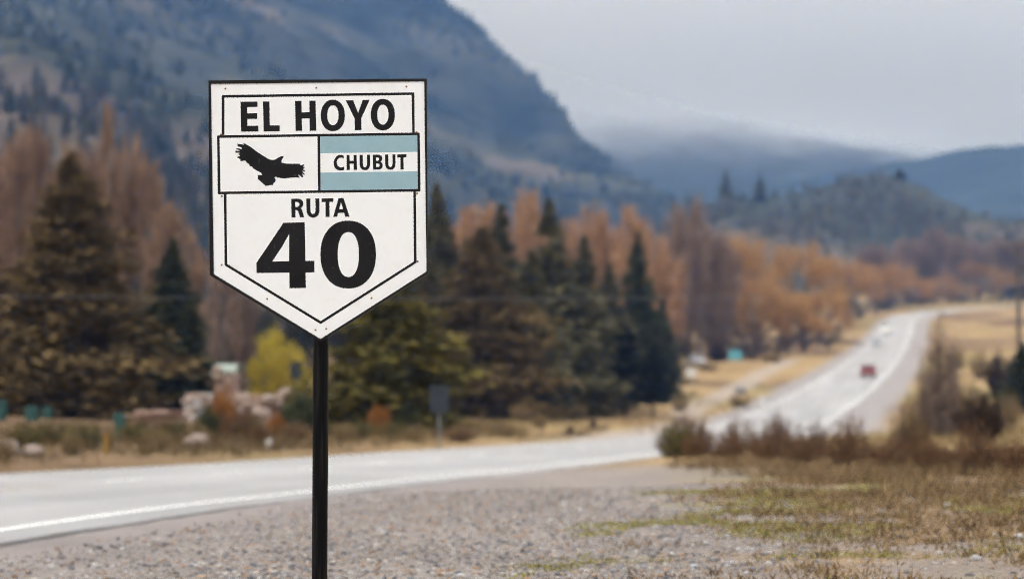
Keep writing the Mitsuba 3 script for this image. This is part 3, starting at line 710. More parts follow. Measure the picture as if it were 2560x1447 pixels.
row('brown_pine', 'brown_pine', [(1060, 690, 148, 110), (1150, 720, 152, 105), (1340, 730, 158, 100), (1455, 760, 165, 85), (290, 700, 112, 110), (30, 720, 105, 120)], 'lower brownish pine filling the conifer stand', 'lower brownish pines in the stand')
plant('green_fir', 'fir_tree', 1595, 575, 190, 68, 'slender dark fir at the right end of the conifer stand', variant=1)
plant('green_fir', 'fir_tree', 1655, 740, 225, 48, 'dark fir behind the slender one at the end of the stand', variant=2)
plant('small_tree', 'small_tree', 1563, 815, 156, 58, 'small blackish tree with a rounded crown on a bare trunk in the straw field', variant=0)
plant('small_tree', 'small_tree', 1632, 860, 150, 42, 'small dark tree on a thin trunk beside the blackish one', variant=1)
row('dark_tree', 'background_tree', [(590, 700, 165, 110), (700, 720, 170, 110), (860, 680, 170, 120), (330, 700, 150, 90), (500, 800, 150, 90), (60, 720, 140, 110)],
    'dark leafy tree in shade behind the sign', 'dark trees behind the sign')
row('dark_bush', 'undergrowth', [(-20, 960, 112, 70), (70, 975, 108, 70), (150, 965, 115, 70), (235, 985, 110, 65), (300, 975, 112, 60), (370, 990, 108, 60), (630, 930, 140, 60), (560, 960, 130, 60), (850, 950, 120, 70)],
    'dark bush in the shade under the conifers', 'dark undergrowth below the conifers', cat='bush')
row('grey_poplar', 'bare_tree', [(560, 560, 135, 46), (617, 600, 138, 36)], 'pale grey bare trunk tree seen just under the sign', 'pale bare trees under the sign')
# bare poplars
row('brown_poplar', 'poplar_tree', [(-10, 380, 185, 45), (42, 315, 175, 50), (98, 300, 180, 55), (165, 335, 170, 58), (265, 250, 172, 50), (312, 325, 178, 55), (362, 375, 175, 60), (415, 500, 165, 62), (465, 560, 160, 55), (220, 420, 190, 55)],
    'bare orange-brown poplar behind the big pine', 'poplars behind the big pine')
row('orange_poplar', 'poplar_tree', [(1160, 505, 255, 52), (1232, 500, 262, 48), (1292, 515, 258, 50), (1322, 464, 265, 48), (1462, 508, 262, 55), (1510, 520, 258, 55), (1580, 502, 250, 62), (1625, 560, 262, 62), (1660, 640, 270, 55), (1410, 540, 268, 55)],
    'bare orange poplar above the conifer stand', 'poplars above the conifer stand')
row('grey_poplar', 'grey_poplar_tree', [(1688, 498, 300, 38), (1722, 550, 310, 42), (1747, 478, 305, 30), (1775, 560, 312, 50), (1808, 590, 320, 50), (1700, 600, 330, 48)],
    'greyish bare poplar left of the rounded orange trees', 'greyish poplars in the middle distance')
row('grey_poplar', 'grey_poplar_tree', [(2180, 605, 740, 48), (2225, 620, 750, 45), (2262, 590, 760, 45), (2338, 560, 765, 36), (2300, 610, 770, 50), (2390, 580, 775, 45), (2440, 600, 790, 48), (2490, 590, 800, 45), (2540, 600, 800, 45), (2585, 590, 810, 45)],
    'purplish bare poplar behind the far bend of the road', 'poplars behind the far bend')
# rounded bare trees beyond the bend
row('orange_tree', 'rounded_tree', [(1862, 566, 360, 125), (2000, 606, 400, 135), (2112, 640, 540, 120), (2212, 655, 640, 105), (1895, 690, 330, 110), (2050, 715, 390, 105), (2275, 690, 690, 85)],
    'rounded bare orange tree in the wood left of the road', 'rounded orange trees left of the road')
plant('orange_tree', 'rounded_tree', 1965, 735, 330, 125, 'low bright orange-brown tree at the front of the wood', variant=2)
row('tan_tree', 'tan_tree', [(2310, 690, 700, 95), (2375, 700, 725, 85), (2445, 650, 745, 100), (2525, 675, 770, 95)], 'tan-brown bare tree above the far bend', 'tan trees above the far bend')
row('purple_tree', 'bare_thicket', [(1715, 740, 285, 85), (1790, 760, 290, 85), (1850, 800, 300, 75), (2230, 735, 640, 55), (2300, 745, 690, 50)], 'purplish grey bare tree at the wood edge', 'purplish trees at the wood edge')
row('dark_tree', 'background_tree', [(2118, 722, 520, 45), (2190, 735, 590, 38), (2400, 725, 735, 40), (2500, 715, 760, 40), (2560, 700, 770, 50)], 'dark evergreen tree low in the wood by the bend', 'dark evergreens by the bend')
row('purple_tree', 'bare_shrub', [(1880, 850, 300, 55), (1945, 830, 315, 50), (2010, 800, 330, 45), (2070, 795, 360, 45)], 'low bare brown shrub at the foot of the orange wood', 'low shrubs under the orange wood', cat='shrub')
plant('dark_bush', 'dark_bush', 1795, 868, 288, 32, 'dark bush beside the teal panel', 'bush')
plant('yellow_tree', 'yellow_tree', 697, 832, 102, 100, 'round yellow-green tree left of the sign post')
# on the ridges
row('grey_pine', 'spire_tree', [(1815, 415, 1150, 13), (1900, 432, 1130, 15)], 'lone dark spire-like tree on the low ridge', 'spire trees on the ridge', zfn=foothill_z and (lambda x, y: foothill_z(x, y)))
plant('green_fir', 'ridge_fir', 2250, 420, 1135, 16, 'small dark fir on the knoll at the right', zfn=lambda x, y: foothill_z(x, y))
# shrubs on the far verge
row('olive_bush', 'verge_bush', [(60, 1085, 48, 75), (135, 1072, 52, 85), (215, 1095, 50, 70), (345, 1080, 56, 80), (440, 1095, 60, 70), (810, 1060, 74, 60), (900, 1050, 72, 70), (985, 1060, 72, 65), (620, 1070, 64, 70)],
    'olive-brown shrub on the far verge', 'shrubs on the far verge', cat='shrub')
row('straw_bush', 'straw_bush', [(390, 1120, 50, 45), (488, 1105, 58, 42), (860, 1085, 68, 40), (1040, 1085, 70, 40), (1150, 1080, 76, 50), (1260, 1070, 84, 55), (745, 1095, 66, 40), (10, 1130, 40, 40), (180, 1130, 45, 40)],
    'straw-coloured tuft shrub on the far verge', 'straw tufts on the far verge', cat='shrub')
row('russet_bush', 'rust_shrub', [(598, 1018, 62, 50), (650, 1045, 60, 50), (730, 1050, 64, 45), (420, 1060, 64, 55), (345, 1045, 70, 50), (1150, 1070, 72, 45)], 'rusty brown shrub on the far verge', 'rusty shrubs on the far verge', cat='shrub')
plant('orange_bush', 'orange_bush', 555, 950, 66, 42, 'tall orange and green shrub under the left of the sign', 'shrub', variant=0)
plant('green_bush', 'green_bush', 520, 1020, 64, 45, 'dark green shrub left of the tall orange one', 'shrub')
plant('orange_bush', 'orange_bush', 692, 1025, 70, 24, 'small orange shrub close left of the sign post', 'shrub', variant=1)
plant('orange_bush', 'orange_bush', 945, 1000, 78, 32, 'orange shrub in front of the olive pine', 'shrub', variant=0)
plant('olive_bush', 'olive_bush', 628, 1030, 66, 38, 'olive bush in front of the timber and rubble left of the post', 'shrub')
plant('green_bush', 'green_bush', 755, 990, 74, 65, 'grey-green shrub directly behind the sign post', 'shrub')
plant('green_bush', 'green_bush', 1010, 1010, 82, 60, 'dark green shrub left of the dark square panel', 'shrub')
row('straw_bush', 'field_shrub', [(1350, 1030, 110, 35), (1440, 1000, 140, 40), (1510, 985, 150, 40), (1300, 1005, 128, 45), (1700, 985, 170, 40), (1380, 985, 140, 50), (1770, 905, 255, 40), (1930, 880, 290, 50), (1850, 985, 180, 38)],
    'dry brown shrub in the straw field', 'dry shrubs in the field', cat='shrub')
# the russet bushes on this side
B = [(1672, 1046, 52, 40), (1705, 1022, 52, 52), (1752, 1034, 50, 48), (1800, 1058, 47, 52), (1848, 1040, 45, 46), (1895, 1066, 42, 55), (1940, 1022, 40, 50), (1990, 1062, 38, 58), (2035, 1048, 36, 46), (2085, 1080, 35, 60),
     (2135, 1066, 33, 50), (2190, 1098, 32, 64), (2245, 1070, 31, 52), (2300, 1058, 30, 58), (2355, 1092, 29, 66), (2410, 1072, 29, 55), (2465, 1092, 28, 68), (2520, 1056, 28, 58), (2575, 1080, 27, 60)]
row('russet_bush', 'russet_bush', B, 'russet heath bush in the row beyond the gravel', 'russet bushes beyond the gravel', cat='bush')
B2 = [(1735, 1080, 47, 45), (1830, 1085, 42, 48), (1920, 1090, 37, 50), (2010, 1105, 33, 52), (2110, 1112, 31, 52), (2220, 1125, 29, 55), (2330, 1125, 28, 55), (2440, 1130, 27, 55), (2545, 1125, 26, 58)]
row('russet_bush', 'front_bush', B2, 'lower russet bush at the front of the row', 'lower russet bushes at the front', cat='bush')
for u_, v_, Y_, tx_ in ((1718, 1006, 50, 'tall wispy bare bush standing up from the left of the russet row'), (1945, 1000, 39, 'tall wispy bare bush in the middle of the russet row'), (2055, 1030, 36, 'wispy bare bush just right of the middle of the russet row'), (2262, 1000, 40, 'wispy bare bush behind the right part of the russet row')):
    plant('wispy_bush', 'wispy_bush', u_, v_, Y_, 48, tx_, 'bush')
plant('olive_bush', 'olive_bush', 1690, 1048, 49, 48, 'olive bush at the left end of the russet row', 'bush')
plant('olive_bush', 'olive_bush', 2280, 1045, 60, 50, 'pale olive bush behind the russet row', 'bush')
plant('dark_bush', 'dark_bush', 2452, 985, 62, 75, 'big dark brown bush behind the russet row on the right', 'bush')
plant('dark_bush', 'dark_bush', 2497, 890, 190, 38, 'low dark round bush in the right-hand field', 'bush')
plant('bare_bush', 'tall_bare_shrub', 2345, 750, 78, 46, 'tall bare grey-brown shrub right of the road', 'shrub')
plant('bare_bush', 'tall_bare_shrub', 2312, 850, 76, 26, 'shorter bare shrub leaning against the tall one', 'shrub')
plant('bare_bush', 'tall_bare_shrub', 2380, 840, 80, 26, 'grey bare shrub on the right flank of the tall one', 'shrub')
row('straw_bush', 'right_field_shrub', [(2290, 975, 110, 40), (2415, 940, 135, 40), (2520, 985, 110, 45), (2450, 870, 230, 40), (2390, 860, 260, 35)], 'dry straw-coloured shrub in the field right of the road', 'dry shrubs right of the road', cat='shrub')
plant('green_fir', 'fir_tree', 2560, 855, 150, 70, 'dark green fir at the right edge of the picture', variant=0)


# ------------------------------------------------------------------ wooded hillsides, too far to count
def forest(key, zfn, n, xr, yr, hr, seed, text, a, b, keep, fatness=0.2):
    rng = np.random.default_rng(seed)
    x, y = rng.uniform(*xr, n), rng.uniform(*yr, n)
    ok = keep(x, y, rng)
    x, y = x[ok], y[ok]
    z = zfn(x, y)
    g = ground_z(x, y) if key == 'foothill_forest' else -1e9
    ok = z > g
    x, y, z = x[ok], y[ok], z[ok]
    h = rng.uniform(*hr, len(x)); r = h * fatness * (0.7 + 0.6 * rng.random(len(x)))
    m = 5
    ang = np.arange(m) * 2 * np.pi / m
    a0 = rng.random((len(x), 1)) * 6.28
    low = np.stack([x[:, None] + np.cos(ang + a0) * r[:, None], y[:, None] + np.sin(ang + a0) * r[:, None], z[:, None] + h[:, None] * rng.uniform(0.02, 0.15, (len(x), m))], -1)
    mid = np.stack([x[:, None] + np.cos(ang + a0 + .6) * r[:, None] * .62, y[:, None] + np.sin(ang + a0 + .6) * r[:, None] * .62, z[:, None] + h[:, None] * rng.uniform(0.4, 0.6, (len(x), m))], -1)
    top = np.stack([x, y, z + h], -1)[:, None]
    v = np.concatenate([low, mid, top], 1)
    i = np.arange(m); j = (i + 1) % m
    f1 = np.vstack([np.stack([i, j, j + m], 1), np.stack([i, j + m, i + m], 1), np.stack([i + m, j + m, i * 0 + 2 * m], 1)])
    f = (f1[None] + (np.arange(len(x)) * (2 * m + 1))[:, None, None]).reshape(-1, 3)
    c = np.repeat(tint(rng, len(x), a, b, 0.25), 2 * m + 1, axis=0)
    put(key, mikit.ply((v.reshape(-1, 3), f), 'foliage_mat', color=c), text, 'forest', kind='stuff')


def dens(scale, seed, lo, hi):
    def fn(x, y, rng):
        n_ = meshkit.fbm(np.stack([x, y, 0 * x], 1) * scale, 4, seed=seed)
        return rng.random(len(x)) < np.clip((n_ - lo) / (hi - lo), 0.03, 1)
    return fn


fm = dens(0.006, 3, 0.36, 0.6)
forest('mountain_forest', mountain_z, 22000, (-1100, 480), (700, 2450), (6, 13), 5, 'dark woods covering the steep mountain side', (0.018, 0.026, 0.022), (0.050, 0.056, 0.042), lambda x, y, r: fm(x, y, r) & (np.abs(x / y) < 0.42))
fl = dens(0.012, 4, 0.42, 0.62)
forest('slope_forest', mountain_z, 4200, (-480, 60), (360, 900), (6, 12), 6, 'scattered dark trees on the lower left slope', (0.022, 0.030, 0.026), (0.075, 0.065, 0.05), lambda x, y, r: fl(x, y, r) & (np.abs(x / y) < 0.6), 0.17)
ff = dens(0.02, 7, 0.40, 0.62)
forest('foothill_forest', foothill_z, 5200, (50, 400), (830, 1250), (2.8, 7.0), 8, 'patchy woods on the low hill beyond the road', (0.035, 0.042, 0.035), (0.10, 0.085, 0.065), lambda x, y, r: ff(x, y, r) & (np.abs(x / y) < 0.34), 0.22)


# ------------------------------------------------------------------ ground cover
def scatter(key, n, region, density, height, width, a, b, seed, text, cat, lean=0.5, clump=6, spread_=0.05, rise=0.0):
    rng = np.random.default_rng(seed)
    x, y = rng.uniform(region[0], region[1], n), rng.uniform(region[2], region[3], n)
    ok = rng.random(n) < density(x, y)
    x, y = np.repeat(x[ok], clump), np.repeat(y[ok], clump)
    tall = np.repeat(rng.uniform(0.6, 1.3, ok.sum()), clump)
    hue = np.repeat(rng.random(ok.sum()), clump)[:, None]
    m = len(x)
    x = x + rng.normal(size=m) * spread_; y = y + rng.normal(size=m) * spread_
    z = ground_z(x, y, bed=False)
    h = rng.uniform(height[0], height[1], m) * tall * (1 + rise * np.clip((y - 18) / 8, 0, 1))
    d = np.stack([rng.normal(size=m) * lean, rng.normal(size=m) * lean, np.ones(m)], 1)
    d /= np.linalg.norm(d, axis=1, keepdims=True)
    c = np.stack([x, y, z], 1) + d * (h / 2 - 0.01)[:, None]
    w = rng.uniform(width[0], width[1], m)
    t = np.clip(hue + 0.25 * rng.normal(size=(m, 1)), 0, 1)
    col = np.clip((np.asarray(a) * (1 - t) + np.asarray(b) * t) * (1 + 0.15 * rng.normal(size=(m, 1))), 0.004, 0.8)
    v, f, c = slivers(c, d, h, w, rng, col)
    put(key, mikit.ply((v, f), 'twig_mat', color=c), text, cat, kind='stuff')


def turf_edge(y): return np.where(y < 20, -3.3 + 0.29 * y, 2.5 + 0.03 * (y - 20))
def nz(x, y, s, seed): return meshkit.fbm(np.stack([x, y, 0 * x], 1) * s, 3, seed=seed)


def d_dry(x, y):
    e = x - turf_edge(y) + 2.6 * (nz(x, y, 0.6, 71) - 0.5)
    base = np.clip((e + 0.2) / 1.6, 0, 1) * np.clip((nz(x, y, 0.55, 72) - 0.36) / 0.12, 0.06, 1)
    return base * (0.75 + 0.25 * np.clip((y - 19) / 6, 0, 1)) * np.clip((46 - y) / 10, 0, 1)


def d_moss(x, y):
    e = x - turf_edge(y) + 2.2 * (nz(x, y, 0.7, 75) - 0.5)
    return np.clip((e + 0.9) / 0.8, 0, 1) * np.clip((3.2 - e) / 1.8, 0, 1) * np.clip((nz(x, y, 0.8, 76) - 0.43) / 0.08, 0, 1)


scatter('dry_grass', 30000, (0.0, 13.0, 10.8, 46.0), d_dry, (0.03, 0.10), (0.007, 0.017), (0.10, 0.065, 0.034), (0.34, 0.235, 0.130), 501, 'brown dry grass and heath stubble right of the gravel', 'grass', 0.7, 9, rise=1.5)
scatter('moss_turf', 26000, (-0.8, 7.0, 10.8, 24.0), d_moss, (0.015, 0.05), (0.006, 0.014), (0.17, 0.155, 0.045), (0.40, 0.35, 0.12), 502, 'low yellow-green mossy grass at the gravel edge', 'grass', 0.8, 9)
d_verge = lambda x, y: (lambda o: np.clip((-o - 4.15) / 0.5, 0, 1) * np.clip((22 + o) / 10, 0, 1) * (0.25 + 0.75 * np.clip((nz(x, y, 0.25, 81) - 0.38) / 0.2, 0, 1)) * np.clip((2.0 - x) / 5.0, 0.04, 1))(road_lateral(x, y)[0])
scatter('verge_weeds', 12000, (-26.0, 14.0, 34.0, 118.0), d_verge, (0.14, 0.46), (0.015, 0.035), (0.06, 0.048, 0.024), (0.20, 0.135, 0.065), 503, 'brown dry weeds along the far side of the road', 'weeds', 0.35, 8, 0.12)
d_straw = lambda x, y: (lambda o: np.clip((-o - 4.3) / 1.0, 0, 1) * np.clip((nz(x, y, 0.2, 83) - 0.36) / 0.2, 0, 1))(road_lateral(x, y)[0])
scatter('straw_grass', 5200, (-6.0, 30.0, 60.0, 190.0), d_straw, (0.15, 0.45), (0.02, 0.04), (0.17, 0.115, 0.055), (0.42, 0.31, 0.16), 505, 'pale straw-coloured grass in the field across the road', 'grass', 0.45, 6, 0.2)
d_right = lambda x, y: (lambda o: np.clip((o - 7.5) / 2, 0, 1) * np.clip((nz(x, y, 0.2, 82) - 0.42) / 0.15, 0, 1))(road_lateral(x, y)[0])
scatter('right_field_weeds', 8000, (8.0, 40.0, 42.0, 150.0), d_right, (0.15, 0.5), (0.02, 0.04), (0.15, 0.10, 0.055), (0.36, 0.27, 0.13), 504, 'dry weeds in the field right of the road', 'weeds', 0.4, 6, 0.2)


def pebbles(key, n, region, dens, size, palette, seed, text, squash=0.6):
    rng = np.random.default_rng(seed)
    x, y = rng.uniform(region[0], region[1], n), rng.uniform(region[2], region[3], n)
    ok = rng.random(n) < dens(x, y)
    x, y = x[ok], y[ok]; m = len(x)
    ico = trimesh.creation.icosphere(subdivisions=0)
    r = size[0] * (size[1] / size[0]) ** (rng.random(m) ** 2.2)
    v = ico.vertices[None] * (0.65 + 0.7 * rng.random((m, 12, 1))) * r[:, None, None]
    sq = np.stack([0.8 + 0.5 * rng.random(m), 0.7 + 0.5 * rng.random(m), squash * (0.7 + 0.6 * rng.random(m))], 1)
    v = v * sq[:, None]
    a = rng.random(m) * 6.28; ca, sa = np.cos(a)[:, None], np.sin(a)[:, None]
    v = np.stack([v[..., 0] * ca - v[..., 1] * sa, v[..., 0] * sa + v[..., 1] * ca, v[..., 2]], -1)
    v += np.stack([x, y, ground_z(x, y, bed=False) + 0.15 * r], 1)[:, None]
    f = (ico.faces[None] + 12 * np.arange(m)[:, None, None]).reshape(-1, 3)
    pal = np.asarray(palette)
    col = pal[rng.integers(len(pal), size=m)] * (0.55 + 0.75 * rng.random((m, 1)))
    put(key, mikit.ply((v.reshape(-1, 3), f), 'stone_mat', color=np.repeat(col, 12, axis=0)), text, 'gravel', kind='stuff')


vcol('stone_mat', rough=0.75, spec=0.3)
PAL = [tuple(0.76 * c for c in q) for q in [(0.40, 0.36, 0.33), (0.46, 0.41, 0.37), (0.30, 0.28, 0.28), (0.20, 0.21, 0.24), (0.13, 0.13, 0.15), (0.42, 0.31, 0.24), (0.45, 0.29, 0.19), (0.52, 0.49, 0.46), (0.26, 0.22, 0.20), (0.60, 0.57, 0.54)]]


def d_gravel(x, y):
    e = (x - 0.238 * y + 9.66) * 0.973
    t = x - turf_edge(y) + 2.4 * (nz(x, y, 0.6, 71) - 0.5)
    edge = np.clip((e - 1.7 - 1.2 * (nz(x, y, 0.4, 91) - 0.5)) / 1.6, 0, 1)
    return edge * np.clip((1.4 - t) / 1.6, 0.22, 1) * np.clip(13.0 / y, 0, 1) ** 1.2 * (np.abs(x / y) < 0.29)


pebbles('gravel', 88000, (-5.5, 7.5, 10.8, 26.0), d_gravel, (0.006, 0.026), PAL, 601, 'loose grey, tan and rusty pebbles of the gravel lot')
rng = np.random.default_rng(5)
for i, (u, v, r, col, text) in enumerate([
        (172, 1322, 0.035, (0.20, 0.11, 0.05), 'small rusty brown stone on the shoulder at the asphalt edge'),
        (126, 1338, 0.022, (0.16, 0.09, 0.05), 'tiny dark stone on the shoulder near the rusty one'),
        (2368, 1266, 0.036, (0.50, 0.48, 0.46), 'pale whitish stone in the brown grass at right'),
        (2150, 1312, 0.026, (0.44, 0.42, 0.40), 'pale stone in the gravelly gap of the turf'),
        (2440, 1400, 0.038, (0.42, 0.40, 0.39), 'pale flat stone near the lower right corner'),
        (1735, 1418, 0.026, (0.42, 0.43, 0.46), 'bluish pale stone on the mossy edge at the bottom'),
        (2548, 1345, 0.034, (0.46, 0.44, 0.43), 'pale stone at the right edge of the picture')]):
    Y = 13.0
    for _ in range(30):
        q = at(u, v, Y); Y += (q[2] - float(ground_z(q[:1], q[1:2])[0])) / 0.09 * 0.5
    P(f'stone_colour_{i}', fn=(lambda c: lambda p, n, uv: mikit.mix([k * 0.8 for k in c], [min(k * 1.15, 1) for k in c], mikit.fbm(p.x * 40, p.y * 40, p.z * 40, 3)))(col), rough=0.85)
    m = rock(r, 30 + i); m.apply_translation([q[0], q[1], q[2] + 0.3 * r])
    put('stone', mikit.ply(m, f'stone_colour_{i}', smooth=50), text, 'stone')


def spot(u, v, Y=None):
    """Where the line of sight through u, v meets the ground (or the ground below it at distance Y)."""
    if Y is None:
        Ys = np.geomspace(11, 600, 900)
        q = np.array([at(u, v, y) for y in Ys])
        g = ground_z(q[:, 0], q[:, 1])
        k = np.argmax(q[:, 2] < g)
        return np.array([q[k, 0], q[k, 1], g[k]])
    q = at(u, v, Y)
    return np.array([q[0], Y, float(ground_z(q[:1], np.array([float(Y)]))[0])])


# ------------------------------------------------------------------ vehicles
def paint(name, rgb, rough=0.35):
    P(name, rgb=rgb, rough=rough, spec=0.5, clearcoat=0.5, clearcoat_gloss=0.9)
paint('paint_red', (0.26, 0.025, 0.018)); paint('paint_white', (0.78, 0.78, 0.77)); paint('paint_silver', (0.50, 0.52, 0.55)); paint('paint_blue', (0.45, 0.55, 0.68))
P('glass_dark', rgb=(0.015, 0.018, 0.022), rough=0.08, spec=0.6)
P('rubber', rgb=(0.02, 0.02, 0.02), rough=0.9)
P('rim_metal', rgb=(0.45, 0.45, 0.46), rough=0.4, metallic=0.8)
P('lamp_red', rgb=(0.55, 0.02, 0.02), rough=0.2)
P('lamp_clear', rgb=(0.85, 0.86, 0.88), rough=0.1)
P('plastic_dark', rgb=(0.03, 0.03, 0.032), rough=0.6)


def loft(profile, half, y_bow=0.0):
    """Body of a car: side outline (length, height) extruded across with tumblehome."""
    return trimesh.creation.extrude_polygon(Polygon(profile), 2 * half, engine='earcut')


def vehicle(key_name, paint_key, label, cat, pos, yaw, L=4.2, Wd=1.72, H=1.5, van=False, pitch=0.0):
    k = thing(key_name, label, cat)
    tw = T().translate([float(c) for c in pos]).rotate([0, 0, 1], float(yaw)).rotate([1, 0, 0], float(pitch))
    h = L / 2
    if van:
        body = [(-h, .32), (-h * .98, .95), (-h * .80, 1.12), (-h * .55, H * .97), (-h * .4, H), (h * .94, H), (h, H * .92), (h, .32)]
    else:
        body = [(-h, .34), (-h * .99, .62), (-h * .93, .78), (-h * .48, .95), (-h * .14, H * .95), (h * .05, H), (h * .55, H * .97), (h * .82, .98), (h * .97, .93), (h, .60), (h * .98, .34)]
    w = Wd / 2
    prof = np.array(body)
    rings = []
    for s, sc in ((-1, 0.93), (-0.94, 1.0), (0.94, 1.0), (1, 0.93)):
        q = prof.copy()
        tumble = np.where(q[:, 1] > 0.95, 1 - 0.16 * (q[:, 1] - 0.95) / max(H - 0.95, 0.1), 1.0)
        c = np.array([0, 0.65])
        p2 = c + (q - c) * (0.965 if abs(s) == 1 else 1.0)
        rings.append(np.stack([s * w * tumble * (1 if abs(s) == 1 else 1.0), p2[:, 0], p2[:, 1]], 1))
    v = np.vstack(rings); n = len(prof)
    f = []
    for a in range(3):
        for i in range(n):
            j = (i + 1) % n
            f += [[a * n + i, a * n + j, (a + 1) * n + j], [a * n + i, (a + 1) * n + j, (a + 1) * n + i]]
    tv, tri = trimesh.creation.triangulate_polygon(Polygon(prof), engine='earcut')
    tri = np.argmin(((tv[:, None] - prof[None]) ** 2).sum(-1), 1)[tri]
    m = trimesh.Trimesh(v, np.vstack([np.array(f), tri[:, ::-1], tri + 3 * n]), process=False)
    trimesh.repair.fix_normals(m)
    part(k, 'body', {**mikit.ply(m, paint_key, smooth=35), 'to_world': tw})

    def glass(name, pts):
        p = np.array(pts, float); c = p.mean(0)
        nn = np.cross(p[1] - p[0], p[2] - p[0]); nn /= np.linalg.norm(nn)
        if nn @ (c - [0, 0, 0.6]) < 0: nn = -nn
        a, b = p + nn * 0.012, p - nn * 0.02
        kk = len(p)
        vv = np.vstack([a, b]); ff = [[0, i, i + 1] for i in range(1, kk - 1)] + [[kk, kk + i + 1, kk + i] for i in range(1, kk - 1)]
        for i in range(kk):
            j = (i + 1) % kk; ff += [[i, i + kk, j + kk], [i, j + kk, j]]
        part(k, name, {**mikit.ply((vv, np.array(ff)), 'glass_dark'), 'to_world': tw})
    wt = w * 0.84
    if van:
        y0, z0, y1, z1 = -h * .78, 1.15, -h * .57, H * .94
        glass('windscreen', [(-w * .88, y0, z0), (w * .88, y0, z0), (wt * .95, y1, z1), (-wt * .95, y1, z1)])
        glass('rear_window', [(-w * .75, h * .985, 1.15), (w * .75, h * .985, 1.15), (wt * .85, h * .975, H * .88), (-wt * .85, h * .975, H * .88)])
    else:
        glass('windscreen', [(-w * .88, -h * .45, .98), (w * .88, -h * .45, .98), (wt * .93, -h * .16, H * .93), (-wt * .93, -h * .16, H * .93)])
        glass('rear_window', [(-w * .86, h * .81, 1.0), (w * .86, h * .81, 1.0), (wt * .9, h * .57, H * .94), (-wt * .9, h * .57, H * .94)])
    for s in (-1, 1):
        glass('side_window', [(s * w * .985, -h * .40, .98), (s * w * .985, h * .70, .98), (s * wt * 1.04, h * .50, H * .92), (s * wt * 1.04, -h * .12, H * .92)])
        for yy, nm, mt in ((-h * .975, 'headlight', 'lamp_clear'), (h * .975, 'tail_light', 'lamp_red')):
            b = box(0.30, 0.08, 0.16, (s * w * .74, yy, 0.74))
            part(k, nm, {**mikit.ply(b, mt), 'to_world': tw})
        for yy in (-h * .62, h * .62):
            t_ = cyl([s * w * .80, yy, .31], [s * w * 1.01, yy, .31], .31, n=20)
            wh = part(k, 'wheel', {**mikit.ply(t_, 'rubber', smooth=40), 'to_world': tw})
            part(wh, 'rim', {**mikit.ply(cyl([s * w * .98, yy, .31], [s * w * 1.02, yy, .31], .19, n=14), 'rim_metal', smooth=40), 'to_world': tw})
    for yy, nm in ((-h * .99, 'front_bumper'), (h * .99, 'rear_bumper')):
        part(k, nm, {**mikit.ply(box(Wd * .92, 0.10, 0.20, (0, yy, 0.44)), 'plastic_dark'), 'to_world': tw})
    return k


def on_road(Y, d):
    sl = float(road_x(Y, 1)); Ln = math.sqrt(1 + sl * sl)
    yaw = -math.degrees(math.atan(sl))
    pitch = math.degrees(math.atan(float(road_z(Y, 1)) / Ln))
    return (float(road_x(Y)) + d / Ln, Y - d * sl / Ln, float(road_z(Y)) + 0.01), yaw, pitch


p_, yaw, pit = on_road(246, 1.9)
vehicle('red_car', 'paint_red', 'red car driving away on the right lane of the road', 'car', p_, yaw + 180, pitch=-pit)
p_, yaw, pit = on_road(458, -1.8)
vehicle('white_van', 'paint_white', 'white van coming over the crest of the road', 'van', p_, yaw, L=5.8, Wd=2.2, H=2.6, van=True, pitch=pit)
p_, yaw, pit = on_road(385, -1.9)
vehicle('silver_car', 'paint_silver', 'small silver car coming down the left lane below the van', 'car', p_, yaw, pitch=pit)
q = spot(1740, 905, 270)
vehicle('parked_car', 'paint_white', 'white car parked in the straw field left of the teal panel', 'car', q, 12)
q = spot(1172, 1000, 158)
vehicle('parked_car', 'paint_blue', 'pale blue car parked behind the trunk of the brownish pine', 'car', q, 8)

# ------------------------------------------------------------------ small roadside things
P('panel_dark', fn=lambda p, n, uv: mikit.mix((0.018, 0.024, 0.032), (0.035, 0.045, 0.058), mikit.fbm(p.x * 4, p.y * 4, p.z * 4, 3)), rough=0.5)
P('galvanised', fn=lambda p, n, uv: mikit.mix((0.12, 0.13, 0.14), (0.22, 0.23, 0.24), mikit.fbm(p.x * 8, p.y * 8, p.z * 3, 3)), rough=0.5)
P('teal_paint', fn=lambda p, n, uv: mikit.mix((0.09, 0.36, 0.46), (0.14, 0.46, 0.56), mikit.fbm(p.x, p.y, p.z, 3)), rough=0.5)
P('white_paint', fn=lambda p, n, uv: mikit.mix((0.66, 0.66, 0.65), (0.80, 0.80, 0.79), mikit.fbm(p.x * 3, p.y * 3, p.z * 3, 3)), rough=0.6)
P('yellow_paint', fn=lambda p, n, uv: mikit.mix((0.26, 0.14, 0.03), (0.38, 0.22, 0.04), mikit.fbm(p.x * 6, p.y * 6, p.z * 6, 3)), rough=0.6)
P('old_wood', fn=lambda p, n, uv: mikit.mix((0.05, 0.042, 0.038), (0.13, 0.11, 0.098), mikit.fbm(p.x * 14, p.y * 14, p.z * 1.5, 4)), rough=0.9)
P('grey_block', fn=lambda p, n, uv: mikit.mix((0.16, 0.16, 0.17), (0.28, 0.27, 0.27), mikit.fbm(p.x * 3, p.y * 3, p.z * 3, 4)), rough=0.9)


